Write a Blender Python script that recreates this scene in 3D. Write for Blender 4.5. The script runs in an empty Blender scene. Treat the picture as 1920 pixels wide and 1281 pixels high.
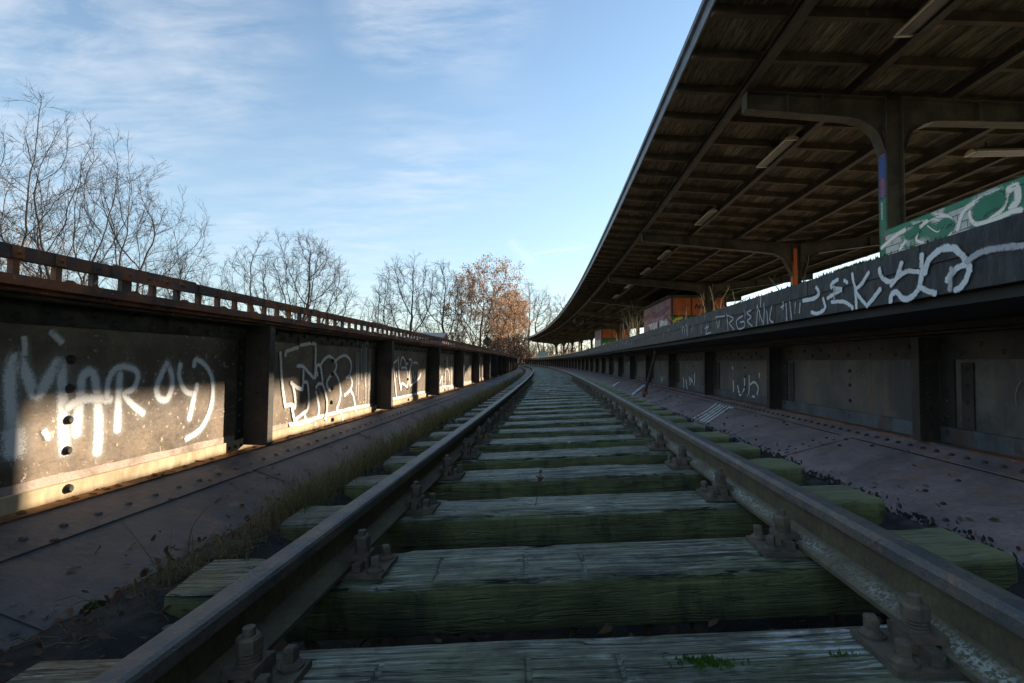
import bpy, bmesh, math, random
from mathutils import Vector, Matrix, noise
sc = bpy.context.scene
COL = sc.collection
Z0 = 5.6                      # camera height above the street level
# ------------------------------------------------------------------ track geometry
H0 = 677.93; TH = .08496; K0 = .00116; K1 = 2e-5; ROLL = .01; XC = -.0704; F = 960.
PIT = math.atan((H0-640.5)/F)
DS = .05; N0 = -200; TAB = {}
def _build():
    x = y = 0.; TAB[0] = (0., 0., TH)
    for i in range(1, 3200):
        s = (i-.5)*DS; a = TH-(K0*s+K1*s*s/2); x += math.sin(a)*DS; y += math.cos(a)*DS
        s = i*DS; TAB[i] = (x, y, TH-(K0*s+K1*s*s/2))
    x = y = 0.
    for i in range(-1, N0-1, -1):
        a = TH-K0*(i+.5)*DS; x -= math.sin(a)*DS; y -= math.cos(a)*DS
        TAB[i] = (x, y, TH-K0*i*DS)
_build()
def Ctr(s):
    i = math.floor(s/DS); t = s/DS-i; i = max(N0, min(3197, i)); a = TAB[i]; b = TAB[i+1]
    return tuple(a[k]+(b[k]-a[k])*t for k in range(3))
def P(s, u, h):
    x, y, a = Ctr(s)
    return Vector((x+(u-XC)*math.cos(a), y-(u-XC)*math.sin(a), h+Z0))
def ray(px, py):
    a = px-960; b = py-640.5
    x = a*math.cos(ROLL)+b*math.sin(ROLL); y = -a*math.sin(ROLL)+b*math.cos(ROLL)
    xc = x/F; zc = -y/F
    return (xc, math.cos(PIT)-zc*math.sin(PIT), math.sin(PIT)+zc*math.cos(PIT))
def SU(x, y):
    s = y
    for _ in range(14):
        cx, cy, a = Ctr(s); s += (x-cx)*math.sin(a)+(y-cy)*math.cos(a)
    cx, cy, a = Ctr(s); return s, (x-cx)*math.cos(a)-(y-cy)*math.sin(a)+XC
def on_wall(px, py, u, s0=.3, s1=60):          # where a sight line meets the upright surface at offset u
    r = ray(px, py); g = r[0]/r[1]
    fn = lambda s: (lambda p: p[0]-g*p[1])(P(s, u, 0))
    lo, hi = s0, s1; fl = fn(lo)
    for _ in range(40):
        m = (lo+hi)/2
        if (fn(m) > 0) == (fl > 0): lo = m
        else: hi = m
    p = P(lo, u, 0); return lo, p[1]/r[1]*r[2]
def on_slope(px, py, hf):                      # where a sight line meets the surface h = hf(u)
    r = ray(px, py)
    def fn(t):
        s, u = SU(r[0]*t, r[1]*t); return r[2]*t-hf(u), s, u
    t = .3; f0 = fn(t)[0]; t2 = t
    while t < 150:
        t2 = t*1.08
        if (fn(t2)[0] > 0) != (f0 > 0): break
        t = t2
    lo, hi = t, t2
    for _ in range(36):
        m = (lo+hi)/2
        if (fn(m)[0] > 0) == (f0 > 0): lo = m
        else: hi = m
    _, s, u = fn(lo); return s, u
# ------------------------------------------------------------------ mesh building
class MB:
    def __init__(s): s.v = []; s.f = []; s.uv = []; s.mi = []; s.sm = []
    def quad(s, a, b, c, d, uv=None, mi=0, sm=False):
        n = len(s.v); s.v += [a, b, c, d]; s.f.append((n, n+1, n+2, n+3)); s.uv.append(uv); s.mi.append(mi); s.sm.append(sm)
    def tri(s, a, b, c, mi=0):
        n = len(s.v); s.v += [a, b, c]; s.f.append((n, n+1, n+2)); s.uv.append(None); s.mi.append(mi); s.sm.append(False)
    def poly(s, pts, mi=0):
        n = len(s.v); s.v += list(pts); s.f.append(tuple(range(n, n+len(pts)))); s.uv.append(None); s.mi.append(mi); s.sm.append(False)
    def grid(s, rows, closed=False, uvf=None, mi=0, sm=False):
        n = len(s.v); R = len(rows); Cn = len(rows[0])
        for r in rows: s.v += list(r)
        for i in range(R-1):
            for j in range(Cn if closed else Cn-1):
                k = (j+1) % Cn
                s.f.append((n+i*Cn+j, n+i*Cn+k, n+(i+1)*Cn+k, n+(i+1)*Cn+j))
                s.uv.append([uvf(i, j), uvf(i, j+1), uvf(i+1, j+1), uvf(i+1, j)] if uvf else None)
                s.mi.append(mi); s.sm.append(sm)
    def box(s, c, dx, dy, dz, mi=0):           # c centre, three half vectors
        c = Vector(c); dx = Vector(dx); dy = Vector(dy); dz = Vector(dz)
        if dx.cross(dy).dot(dz) < 0: dx = -dx
        p = [c+dx*a+dy*b+dz*e for e in (-1, 1) for (a, b) in ((-1, -1), (1, -1), (1, 1), (-1, 1))]
        lx, ly, lz = dx.length*2, dy.length*2, dz.length*2
        for q, w, h in (((3, 2, 1, 0), lx, ly), ((4, 5, 6, 7), lx, ly), ((0, 1, 5, 4), lx, lz), ((1, 2, 6, 5), ly, lz), ((2, 3, 7, 6), lx, lz), ((3, 0, 4, 7), ly, lz)):
            s.quad(p[q[0]], p[q[1]], p[q[2]], p[q[3]], [(0, 0), (w, 0), (w, h), (0, h)], mi)
    def tube(s, pts, rad, sides=6, cap=True, mi=0, sm=True):
        pts = [Vector(p) for p in pts]; rows = []; prev = None
        for i, p in enumerate(pts):
            t = (pts[min(i+1, len(pts)-1)]-pts[max(i-1, 0)])
            t = t.normalized() if t.length > 1e-9 else Vector((0, 0, 1))
            if prev is None:
                a = Vector((1, 0, 0)) if abs(t.x) < .8 else Vector((0, 1, 0)); n = t.cross(a).normalized()
            else:
                n = prev-t*prev.dot(t); n = n.normalized() if n.length > 1e-6 else t.orthogonal().normalized()
            prev = n; b = t.cross(n); r = rad[i] if hasattr(rad, '__len__') else rad
            rows.append([p+(n*math.cos(2*math.pi*k/sides)+b*math.sin(2*math.pi*k/sides))*r for k in range(sides)])
        s.grid(rows, True, None, mi, sm)
        if cap: s.poly(rows[0][::-1], mi); s.poly(rows[-1], mi)
    def rivet(s, c, n, r, hgt=None, sides=7, mi=0):
        c = Vector(c); n = Vector(n).normalized(); a = n.orthogonal().normalized(); b = n.cross(a); hgt = hgt or r*.6
        rings = []
        for rr, hh in ((1, 0), (.86, .55), (.5, .9)):
            rings.append([c+(a*math.cos(2*math.pi*k/sides)+b*math.sin(2*math.pi*k/sides))*r*rr+n*hgt*hh for k in range(sides)])
        s.grid(rings, True, None, mi, True); s.poly(rings[-1], mi)
    def add(s, o, off=0):
        n = len(s.v); s.v += o.v; s.f += [tuple(i+n for i in f) for f in o.f]; s.uv += o.uv; s.mi += [m+off for m in o.mi]; s.sm += o.sm; return s
    def build(s, name, mats, parent=None, loc=None):
        me = bpy.data.meshes.new(name); me.from_pydata([tuple(p) for p in s.v], [], s.f)
        if any(u for u in s.uv):
            ul = me.uv_layers.new(name='UVMap').data; k = 0
            for fi, f in enumerate(s.f):
                u = s.uv[fi]
                for j in range(len(f)):
                    if u: ul[k].uv = u[j]
                    k += 1
        for m in (mats if isinstance(mats, (list, tuple)) else [mats]): me.materials.append(m)
        me.polygons.foreach_set('material_index', s.mi); me.polygons.foreach_set('use_smooth', s.sm)
        me.update()
        o = bpy.data.objects.new(name, me); COL.objects.link(o)
        if parent: o.parent = parent
        if loc is not None: o.location = loc
        return o
def fix_normals(o):
    bm = bmesh.new(); bm.from_mesh(o.data); bmesh.ops.remove_doubles(bm, verts=bm.verts, dist=1e-5)
    bmesh.ops.recalc_face_normals(bm, faces=bm.faces); bm.to_mesh(o.data); bm.free()
def tag(o, label=None, cat=None, group=None, kind=None):
    if label: o['label'] = label
    if cat: o['category'] = cat
    if group: o['group'] = group
    if kind: o['kind'] = kind
    return o
def empty(name, loc, label=None, cat=None, group=None):
    o = bpy.data.objects.new(name, None); COL.objects.link(o); o.location = loc; o.empty_display_size = .2
    return tag(o, label, cat, group)
def child_of(o, par):                          # keep world-space geometry while parented to an empty that sits elsewhere
    o.parent = par; o.matrix_parent_inverse = Matrix.Translation(-par.location); return o
def srange(a, b, near=.25, far=1.):
    out = []; s = a
    while s < b-1e-6:
        out.append(s); s += near if s < 14 else (near*2 if s < 30 else far)
    return out+[b]
def sweep(mb, prof, S, closed=True, mi=0, sm=False, cap=True):   # prof: list of (u,h) carried along the curve
    per = [0.]
    for i in range(len(prof)):
        a = prof[i]; b = prof[(i+1) % len(prof)]; per.append(per[-1]+math.hypot(a[0]-b[0], a[1]-b[1]))
    rows = [[P(s, u, h) for (u, h) in prof] for s in S]
    mb.grid(rows, closed, lambda i, j: (S[i], per[j]), mi, sm)
    if closed and cap: mb.poly(rows[0], mi); mb.poly(rows[-1][::-1], mi)
def bar(mb, s0, s1, u0, u1, h0, h1, mi=0, step=.5):              # a rectangular bar along the track
    n = max(1, int((s1-s0)/step)); S = [s0+(s1-s0)*i/n for i in range(n+1)]
    sweep(mb, [(u0, h0), (u1, h0), (u1, h1), (u0, h1)], S, True, mi)
# ------------------------------------------------------------------ materials
def nt(name):
    m = bpy.data.materials.new(name); m.use_nodes = True; t = m.node_tree; t.nodes.clear()
    out = t.nodes.new('ShaderNodeOutputMaterial'); b = t.nodes.new('ShaderNodeBsdfPrincipled')
    t.links.new(b.outputs[0], out.inputs[0]); b.inputs['Specular IOR Level'].default_value = .35
    return m, t, b
def N(t, typ, **kw):
    n = t.nodes.new(typ)
    for k, v in kw.items():
        if k in n.inputs: n.inputs[k].default_value = v
        else: setattr(n, k, v)
    return n
def coords(t, src, scale):
    tc = t.nodes.new('ShaderNodeTexCoord'); mp = t.nodes.new('ShaderNodeMapping')
    oi = t.nodes.new('ShaderNodeObjectInfo'); ad = t.nodes.new('ShaderNodeVectorMath'); ad.operation = 'ADD'
    sc_ = t.nodes.new('ShaderNodeVectorMath'); sc_.operation = 'SCALE'; sc_.inputs[3].default_value = 37.
    cb = t.nodes.new('ShaderNodeCombineXYZ')
    for i in range(3): t.links.new(oi.outputs['Random'], cb.inputs[i])
    t.links.new(cb.outputs[0], sc_.inputs[0])
    t.links.new(tc.outputs[src], mp.inputs['Vector']); mp.inputs['Scale'].default_value = scale
    t.links.new(mp.outputs[0], ad.inputs[0]); t.links.new(sc_.outputs[0], ad.inputs[1])
    return ad.outputs[0]
def nz(t, vec, scale, detail=5, rough=.6, dist=0.):
    n = N(t, 'ShaderNodeTexNoise', Scale=scale, Detail=detail, Roughness=rough, Distortion=dist); t.links.new(vec, n.inputs['Vector']); return n.outputs['Fac']
def ramp(t, fac, stops):
    r = t.nodes.new('ShaderNodeValToRGB'); e = r.color_ramp.elements
    while len(e) < len(stops): e.new(.5)
    for el, (p, c) in zip(e, stops):
        el.position = p; el.color = (c, c, c, 1) if isinstance(c, (int, float)) else (*c, 1)
    t.links.new(fac, r.inputs[0]); return r.outputs[0]
def mix(t, fac, a, b, typ='MIX'):
    m = t.nodes.new('ShaderNodeMix'); m.data_type = 'RGBA'; m.blend_type = typ
    for sk, v in ((0, fac), (6, a), (7, b)):
        if hasattr(v, 'is_linked'): t.links.new(v, m.inputs[sk])
        elif isinstance(v, (int, float)): m.inputs[sk].default_value = v
        else: m.inputs[sk].default_value = (*v, 1)
    return m.outputs[2]
def mth(t, op, a, b=0., c=None):
    m = t.nodes.new('ShaderNodeMath'); m.operation = op
    for i, v in enumerate((a, b) if c is None else (a, b, c)):
        if hasattr(v, 'is_linked'): t.links.new(v, m.inputs[i])
        else: m.inputs[i].default_value = v
    return m.outputs[0]
def bump(t, b, h, strength=.3, dist=.01):
    n = N(t, 'ShaderNodeBump', Strength=strength, Distance=dist); t.links.new(h, n.inputs['Height']); t.links.new(n.outputs[0], b.inputs['Normal'])
def setc(t, b, col, rough=.7):
    if hasattr(col, 'is_linked'): t.links.new(col, b.inputs['Base Color'])
    else: b.inputs['Base Color'].default_value = (*col, 1)
    if hasattr(rough, 'is_linked'): t.links.new(rough, b.inputs['Roughness'])
    else: b.inputs['Roughness'].default_value = rough
def worn(name, base, other, spots=None, scale=3., rough=.75, stretch=(1, 1, 1), src='Object', lo=.42, hi=.62, spot=(.62, .68), spot_scale=30., bumps=.35, bdist=.006, metal=0., gain=1.6, runs=None):
    m, t, b = nt(name); v = coords(t, src, stretch)
    a = nz(t, v, scale, 8, .62, .3); c = mix(t, ramp(t, a, [(lo, 0.), (hi, 1.)]), base, other)
    fine = nz(t, v, scale*14, 6, .65)
    c = mix(t, .55, c, ramp(t, fine, [(.25, .25), (.75, 1.)]), 'MULTIPLY')
    if spots:
        s = nz(t, v, spot_scale, 5, .7); s2 = nz(t, v, scale*.8, 3, .5)
        k = mth(t, 'MULTIPLY', ramp(t, s, [(spot[0], 0.), (spot[1], 1.)]), ramp(t, s2, [(.4, 0.), (.6, 1.)]))
        c = mix(t, k, c, spots)
    if runs: c = mix(t, mth(t, 'MULTIPLY', ramp(t, nz(t, coords(t, 'Object', (7., 7., .45)), 2.4, 5, .6, .2), [(.5, 0.), (.66, .8)]), ramp(t, a, [(.35, .2), (.6, 1.)])), c, runs)
    c = mix(t, 1., c, (gain, gain, gain), 'MULTIPLY') if gain != 1 else c
    setc(t, b, c, ramp(t, fine, [(.3, max(0, rough-.15)), (.7, min(1, rough+.12))])); b.inputs['Metallic'].default_value = metal
    bump(t, b, mth(t, 'ADD', fine, mth(t, 'MULTIPLY', a, 1.5)), bumps, bdist); return m
M = {}
M['rust'] = worn('rusty_steel', (.045, .034, .03), (.17, .06, .024), (.3, .14, .06), 5., .8, bumps=.7, gain=2.6, spot_scale=24)
M['flange_rust'] = worn('rusted_flange', (.05, .026, .02), (.16, .055, .022), (.36, .18, .08), 5., .75, bumps=.8, spot_scale=30, gain=2.5)
M['dark_steel'] = worn('dark_painted_steel', (.022, .02, .017), (.05, .038, .028), (.11, .065, .04), 3., .62, bumps=.4)
M['web_left'] = worn('brown_black_panel_paint', (.085, .062, .042), (.17, .122, .08), (.55, .44, .3), 3.2, .5, spot=(.61, .66), spot_scale=36, bumps=.35)
M['angle_left'] = worn('mossy_dark_angle_paint', (.03, .026, .02), (.075, .066, .045), (.2, .17, .11), 9., .7, spot_scale=26, bumps=.6)
M['band_left'] = worn('tan_primer_band', (.42, .33, .2), (.3, .21, .12), (.1, .06, .03), 3., .6, stretch=(1, 1, .35), spot=(.6, .7), spot_scale=12, bumps=.3)
M['pink_left'] = worn('pale_worn_paint', (.33, .25, .2), (.16, .115, .085), (.5, .44, .38), 6., .6, spot_scale=30, lo=.45, hi=.7)
M['ledge'] = worn('orange_rust_ledge', (.1, .045, .018), (.32, .15, .05), (.03, .02, .015), 5., .8, spot_scale=14, bumps=.7)
M['incline'] = worn('purple_brown_plate', (.15, .115, .112), (.27, .195, .18), (.2, .11, .07), 2.6, .6, spot_scale=9, spot=(.5, .66), bumps=.8, bdist=.01, gain=1.5, lo=.38, hi=.6)
M['incline_left'] = worn('blue_grey_plate', (.062, .06, .06), (.11, .096, .09), (.14, .09, .06), 2.6, .64, spot_scale=9, spot=(.5, .66), bumps=.8, bdist=.01, lo=.38, hi=.6)
M['web_right'] = worn('charcoal_panel_paint', (.055, .053, .049), (.105, .092, .077), (.17, .105, .06), 1.9, .6, spot_scale=18, bumps=.4, runs=(.12, .075, .045))
M['band_right'] = worn('blue_grey_band', (.095, .105, .11), (.05, .055, .055), (.07, .04, .03), 3., .6, spot_scale=7, spot=(.5, .6), bumps=.3, runs=(.05, .035, .03))
M['rail_top'] = worn('worn_rail_head', (.085, .088, .086), (.15, .125, .1), (.2, .11, .06), 9., .5, stretch=(1, 1, 1), spot_scale=60, spot=(.54, .62), bumps=.6, metal=.15, gain=1.5)
M['debris'] = worn('black_dirt', (.035, .034, .032), (.08, .072, .062), (.16, .14, .12), 10., .95, spot_scale=40, bumps=1., bdist=.02)
M['ground'] = worn('winter_ground', (.06, .048, .03), (.11, .085, .05), (.05, .06, .025), .5, .95, spot_scale=3, bumps=.5)
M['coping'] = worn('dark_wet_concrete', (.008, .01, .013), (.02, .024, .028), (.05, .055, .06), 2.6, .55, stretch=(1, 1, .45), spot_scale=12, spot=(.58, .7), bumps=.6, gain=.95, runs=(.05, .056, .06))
M['platform_top'] = worn('platform_paving', (.16, .14, .11), (.22, .19, .14), (.12, .13, .06), 1.5, .9, bumps=.4)
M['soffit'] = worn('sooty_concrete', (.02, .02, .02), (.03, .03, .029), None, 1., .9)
M['canopy_steel'] = worn('canopy_grey_paint', (.04, .034, .025), (.075, .062, .042), (.03, .02, .012), 3., .65, spot_scale=14, bumps=.3)
M['purlin'] = worn('sooty_purlin', (.035, .028, .022), (.055, .042, .03), (.1, .08, .05), 3., .7, spot_scale=12)
M['rafter'] = worn('old_rafter_wood', (.05, .038, .026), (.09, .068, .044), (.15, .12, .08), 3., .8, spot_scale=12)
M['fascia'] = worn('grey_zinc_fascia', (.07, .074, .078), (.13, .137, .143), (.08, .07, .06), 3., .45, spot_scale=10, bumps=.3)
M['roof_felt'] = worn('roof_felt', (.04, .04, .04), (.07, .07, .065), None, 2., .9)
M['lamp_white'] = worn('yellowed_enamel', (.5, .44, .36), (.4, .34, .27), (.12, .08, .05), 6., .5, spot_scale=20, bumps=.1)
M['lamp_glass'] = worn('grimy_diffuser', (.035, .035, .03), (.06, .057, .048), (.02, .02, .018), 6., .35, spot_scale=20, bumps=.1)
M['bark'] = worn('tree_bark', (.07, .055, .04), (.12, .095, .065), (.06, .07, .03), 6., .9, bumps=.8, gain=1.)
M['twig'] = worn('tree_twigs', (.05, .034, .026), (.08, .055, .042), None, 2., .9, bumps=0., gain=1.)
M['twig_red'] = worn('reddish_twigs', (.12, .06, .042), (.17, .085, .055), None, 1., .9, bumps=0.)
M['twig_tan'] = worn('tan_twigs', (.17, .12, .075), (.23, .165, .1), None, 1., .9, bumps=0.)
M['kiosk_orange'] = worn('orange_paint', (.42, .1, .025), (.3, .07, .02), (.1, .04, .02), 4., .6, spot_scale=16)
M['kiosk_green'] = worn('green_paint', (.02, .1, .03), (.035, .14, .05), (.12, .2, .08), 4., .6, spot_scale=16)
M['kiosk_grey'] = worn('pinkish_grey_paint', (.3, .2, .21), (.2, .14, .16), (.4, .14, .1), 2., .6, stretch=(1, 1, .4), spot_scale=5)
M['shutter'] = worn('grey_roller_shutter', (.6, .6, .66), (.45, .45, .5), None, 3., .5)
M['sign_dark'] = worn('blackened_sign', (.02, .02, .02), (.035, .03, .028), None, 5., .6)
M['sign_blue'] = worn('pale_blue_panel', (.3, .42, .46), (.24, .36, .4), None, 5., .6)
M['shed_roof'] = worn('grey_shed_roof', (.12, .125, .135), (.18, .185, .195), None, 3., .6)
M['white_plastic'] = worn('white_litter', (.6, .62, .62), (.45, .47, .47), None, 8., .6)
M['moss'] = worn('bright_moss', (.07, .16, .012), (.12, .24, .02), None, 60., .95, bumps=1., bdist=.01)
def foliage(name, a, b, thin=True):
    m, t, p = nt(name); g = t.nodes.new('ShaderNodeNewGeometry')
    c = ramp(t, g.outputs['Random Per Island'], [(0., a), (1., b)]); setc(t, p, c, .8); p.inputs['Specular IOR Level'].default_value = .15
    if thin:
        tr = t.nodes.new('ShaderNodeBsdfTranslucent'); mx = t.nodes.new('ShaderNodeMixShader'); mx.inputs[0].default_value = .42; t.links.new(c, tr.inputs[0]); o_ = [n for n in t.nodes if n.type == 'OUTPUT_MATERIAL'][0]
        t.links.new(p.outputs[0], mx.inputs[1]); t.links.new(tr.outputs[0], mx.inputs[2]); t.links.new(mx.outputs[0], o_.inputs[0])
    return m
M['leaf_orange'] = foliage('rust_orange_leaves', (.36, .19, .1), (.62, .42, .27))
M['leaf_dead'] = foliage('dead_brown_leaves', (.08, .045, .03), (.3, .18, .12))
M['grass'] = foliage('winter_grass', (.07, .1, .025), (.2, .19, .06))
M['grass_dry'] = foliage('dry_stalks', (.2, .16, .09), (.36, .29, .17))
def wood_boards():
    m, t, b = nt('sooty_roof_boards'); v = coords(t, 'UV', (.9, 9., 1)); br = coords(t, 'UV', (.25, 7.5, 1))
    grain = nz(t, v, 4., 8, .7, .4)
    wn = N(t, 'ShaderNodeTexWhiteNoise'); wn.noise_dimensions = '3D'
    fl = t.nodes.new('ShaderNodeVectorMath'); fl.operation = 'FLOOR'; t.links.new(br, fl.inputs[0]); t.links.new(fl.outputs[0], wn.inputs['Vector'])
    c = mix(t, wn.outputs['Value'], (.075, .064, .047), (.23, .19, .13))
    c = mix(t, .9, c, ramp(t, grain, [(.36, .08), (.66, 1.2)]), 'MULTIPLY')
    big = nz(t, coords(t, 'UV', (1, 1, 1)), .7, 4, .6); c = mix(t, .8, c, ramp(t, big, [(.3, .3), (.65, 1.2)]), 'MULTIPLY')
    sep = t.nodes.new('ShaderNodeSeparateXYZ'); t.links.new(br, sep.inputs[0])
    fr = mth(t, 'FRACT', sep.outputs[1]); gap = ramp(t, fr, [(0., 0.), (.06, 1.), (.94, 1.), (1., 0.)])
    c = mix(t, .85, c, gap, 'MULTIPLY'); setc(t, b, c, .85); bump(t, b, mth(t, 'ADD', gap, grain), .5, .01); return m
M['boards'] = wood_boards()
def sleeper_wood(name, flaky=0.):
    m, t, b = nt(name); v = coords(t, 'Object', (1.1, 16., 16.)); v1 = coords(t, 'Object', (1, 1, 1))
    grain = nz(t, v, 3., 9, .72, .5); fine = nz(t, v, 13., 5, .7); big = nz(t, v1, 3.2, 5, .6); mid = nz(t, v1, 14., 6, .65)
    top = mix(t, ramp(t, grain, [(.3, 0.), (.68, 1.)]), (.07, .076, .046), (.6, .6, .44))
    fib = nz(t, coords(t, 'Object', (.9, 42., 42.)), 2.2, 8, .75, .8)
    top = mix(t, .85, top, ramp(t, fib, [(.38, .06), (.47, .7), (.66, 1.4)]), 'MULTIPLY')
    top = mix(t, ramp(t, big, [(.45, 0.), (.7, .75)]), top, (.21, .24, .09))
    ox = t.nodes.new('ShaderNodeSeparateXYZ'); tco = t.nodes.new('ShaderNodeTexCoord'); t.links.new(tco.outputs['Object'], ox.inputs[0])
    fx = ramp(t, ox.outputs[0], [(.3, 0.), (.62, flaky)])
    flake = mth(t, 'MULTIPLY', ramp(t, mth(t, 'ADD', grain, mth(t, 'MULTIPLY', fx, .6)), [(.56, 0.), (.64, 1.)]), ramp(t, mth(t, 'ADD', mid, fx), [(.5, 0.), (.58, 1.)]))
    crk = mth(t, 'ABSOLUTE', mth(t, 'SUBTRACT', nz(t, coords(t, 'Object', (.55, 13., 6.)), 2.4, 4, .55, .5), .5))
    crk2 = mth(t, 'ABSOLUTE', mth(t, 'SUBTRACT', nz(t, coords(t, 'Object', (.9, 30., 9.)), 2.1, 3, .5, .3), .47))
    crack = mth(t, 'MINIMUM', ramp(t, crk, [(.004, 0.), (.02, 1.)]), ramp(t, crk2, [(.003, .2), (.016, 1.)]))
    top = mix(t, flake, top, (.8, .8, .78))
    blot = nz(t, v1, 7., 6, .7, .6); top = mix(t, .75, top, ramp(t, blot, [(.34, .3), (.5, .95), (.66, 1.35)]), 'MULTIPLY')
    top = mix(t, .92, top, crack, 'MULTIPLY')
    side = mix(t, ramp(t, mth(t, 'ADD', mth(t, 'MULTIPLY', big, .7), mth(t, 'MULTIPLY', mid, .3)), [(.36, 0.), (.62, 1.)]), (.1, .1, .05), (.3, .305, .115))
    stain = nz(t, coords(t, 'Object', (5., 5., 2.)), 1.3, 5, .65, .4); side = mix(t, ramp(t, stain, [(.52, 0.), (.68, .85)]), side, (.045, .05, .035)); side = mix(t, ramp(t, blot, [(.56, 0.), (.72, .7)]), side, (.38, .37, .13))
    side = mix(t, .6, side, ramp(t, grain, [(.3, .35), (.65, 1.15)]), 'MULTIPLY')
    ge = t.nodes.new('ShaderNodeTexCoord'); sp = t.nodes.new('ShaderNodeSeparateXYZ'); t.links.new(ge.outputs['Object'], sp.inputs[0])
    isup = ramp(t, mth(t, 'ADD', mth(t, 'MULTIPLY', sp.outputs[2], 40.), mth(t, 'ADD', 1.2, mth(t, 'MULTIPLY', mid, .6))), [(.55, 0.), (1., 1.)])
    edge = mth(t, 'SUBTRACT', 1., mth(t, 'ABSOLUTE', mth(t, 'SUBTRACT', mth(t, 'MULTIPLY', isup, 2.), 1.)))
    ends = ramp(t, sp.outputs[0], [(.78, 0.), (.98, 1.)])
    top = mix(t, mth(t, 'MULTIPLY', ends, ramp(t, big, [(.3, .35), (.6, 1.)])), top, mix(t, fine, (.17, .18, .075), (.52, .51, .26)))
    c = mix(t, isup, side, top)
    setc(t, b, c, ramp(t, mid, [(.3, .34), (.7, .62)])); b.inputs['Specular IOR Level'].default_value = .42
    bump(t, b, mth(t, 'ADD', mth(t, 'MULTIPLY', grain, 1.), mth(t, 'ADD', mth(t, 'MULTIPLY', fib, 1.6), mth(t, 'MULTIPLY', crack, .6))), .85, .012); return m
M['sleeper'] = sleeper_wood('mossy_sleeper_wood'); M['sleeper_flaky'] = sleeper_wood('flaking_sleeper_wood', .16)
def rail_side(name, lich, a, b_, sp):
    m, t, b = nt(name); v = coords(t, 'Object', (1, 1, 1)); n1 = nz(t, v, 8., 7, .65); n2 = nz(t, v, 70., 6, .7)
    c = mix(t, ramp(t, n1, [(.4, 0.), (.62, 1.)]), a, b_)
    c = mix(t, .6, c, ramp(t, n2, [(.3, .3), (.7, 1.)]), 'MULTIPLY')
    if lich:
        uv = t.nodes.new('ShaderNodeTexCoord'); s = t.nodes.new('ShaderNodeSeparateXYZ'); t.links.new(uv.outputs['UV'], s.inputs[0])
        along = ramp(t, s.outputs[1], [(0., 0.), (.1, 0.), (.5, 1.), (.9, 0.), (1., 0.)])
        k = mth(t, 'MULTIPLY', ramp(t, nz(t, v, 120., 4, .7), [(.47, 0.), (.55, 1.)]), mth(t, 'MULTIPLY', along, ramp(t, nz(t, v, 3.3, 4, .6), [(.42, 0.), (.6, 1.)])))
        c = mix(t, k, c, sp)
    setc(t, b, c, .8); bump(t, b, n2, .7, .004); return m
M['rail_web'] = rail_side('rusty_rail_web', False, (.14, .11, .068), (.19, .16, .085), None)
M['rail_lichen'] = rail_side('lichen_rail_foot', True, (.16, .125, .08), (.22, .18, .1), (.45, .47, .4))
def spray(name, col, density=.75, soft=.35, tex=60.):
    m = bpy.data.materials.new(name); m.use_nodes = True; t = m.node_tree; t.nodes.clear()
    out = t.nodes.new('ShaderNodeOutputMaterial'); b = t.nodes.new('ShaderNodeBsdfPrincipled'); tr = t.nodes.new('ShaderNodeBsdfTransparent'); mx = t.nodes.new('ShaderNodeMixShader')
    uv = t.nodes.new('ShaderNodeTexCoord'); s = t.nodes.new('ShaderNodeSeparateXYZ'); t.links.new(uv.outputs['UV'], s.inputs[0])
    d1_ = mth(t, 'ABSOLUTE', mth(t, 'SUBTRACT', mth(t, 'MULTIPLY', s.outputs[1], 2.), 1.)); d2_ = mth(t, 'SUBTRACT', 1., s.outputs[0])
    d = mth(t, 'SQRT', mth(t, 'ADD', mth(t, 'MULTIPLY', d1_, d1_), mth(t, 'MULTIPLY', d2_, d2_)))
    n = nz(t, coords(t, 'Object', (1, 1, 1)), tex, 5, .75); n2 = nz(t, coords(t, 'Object', (1, 1, 1)), 6., 3, .5)
    e = mth(t, 'ADD', mth(t, 'SUBTRACT', 1., d), mth(t, 'MULTIPLY', mth(t, 'SUBTRACT', n, .5), 1.3))
    a = ramp(t, e, [(.12, 0.), (.12+soft, 1.)])
    a = mth(t, 'MULTIPLY', a, ramp(t, mth(t, 'ADD', n, mth(t, 'MULTIPLY', n2, .6)), [(.55, density), (.8, min(1., density+.35))]))
    setc(t, b, col, .6); t.links.new(a, mx.inputs[0]); t.links.new(tr.outputs[0], mx.inputs[1]); t.links.new(b.outputs[0], mx.inputs[2]); t.links.new(mx.outputs[0], out.inputs[0])
    return m
M['spray_white'] = spray('white_spray_paint', (.88, .86, .82), .88, .5, 140.)
M['spray_thin'] = spray('thin_white_paint', (.86, .83, .77), .95, .35)
M['spray_grey'] = spray('faded_white_paint', (.42, .43, .45), .6, .4)
M['spray_bold'] = spray('bold_white_paint', (.62, .63, .64), .85, .3)
M['spray_faint'] = spray('faint_scratched_paint', (.2, .16, .12), .4, .5)
M['overspray'] = spray('paint_overspray', (.7, .68, .63), .02, 1.2, 220.)
M['spray_drip'] = spray('streaked_white_paint', (.55, .53, .5), .35, .5, 35)
M['spray_green'] = spray('green_spray_paint', (.03, .2, .12), .7, .3)
M['spray_pink'] = spray('pink_spray_paint', (.3, .12, .18), .5, .4)
M['spray_yellow'] = spray('yellow_spray_paint', (.75, .5, .02), .95, .2)
M['spray_blue'] = spray('blue_spray_paint', (.04, .1, .32), .9, .2)
M['spray_black'] = spray('black_spray_paint', (.015, .015, .015), .95, .2)
M['spray_red'] = spray('orange_red_paint', (.75, .17, .04), .95, .2)
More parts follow.
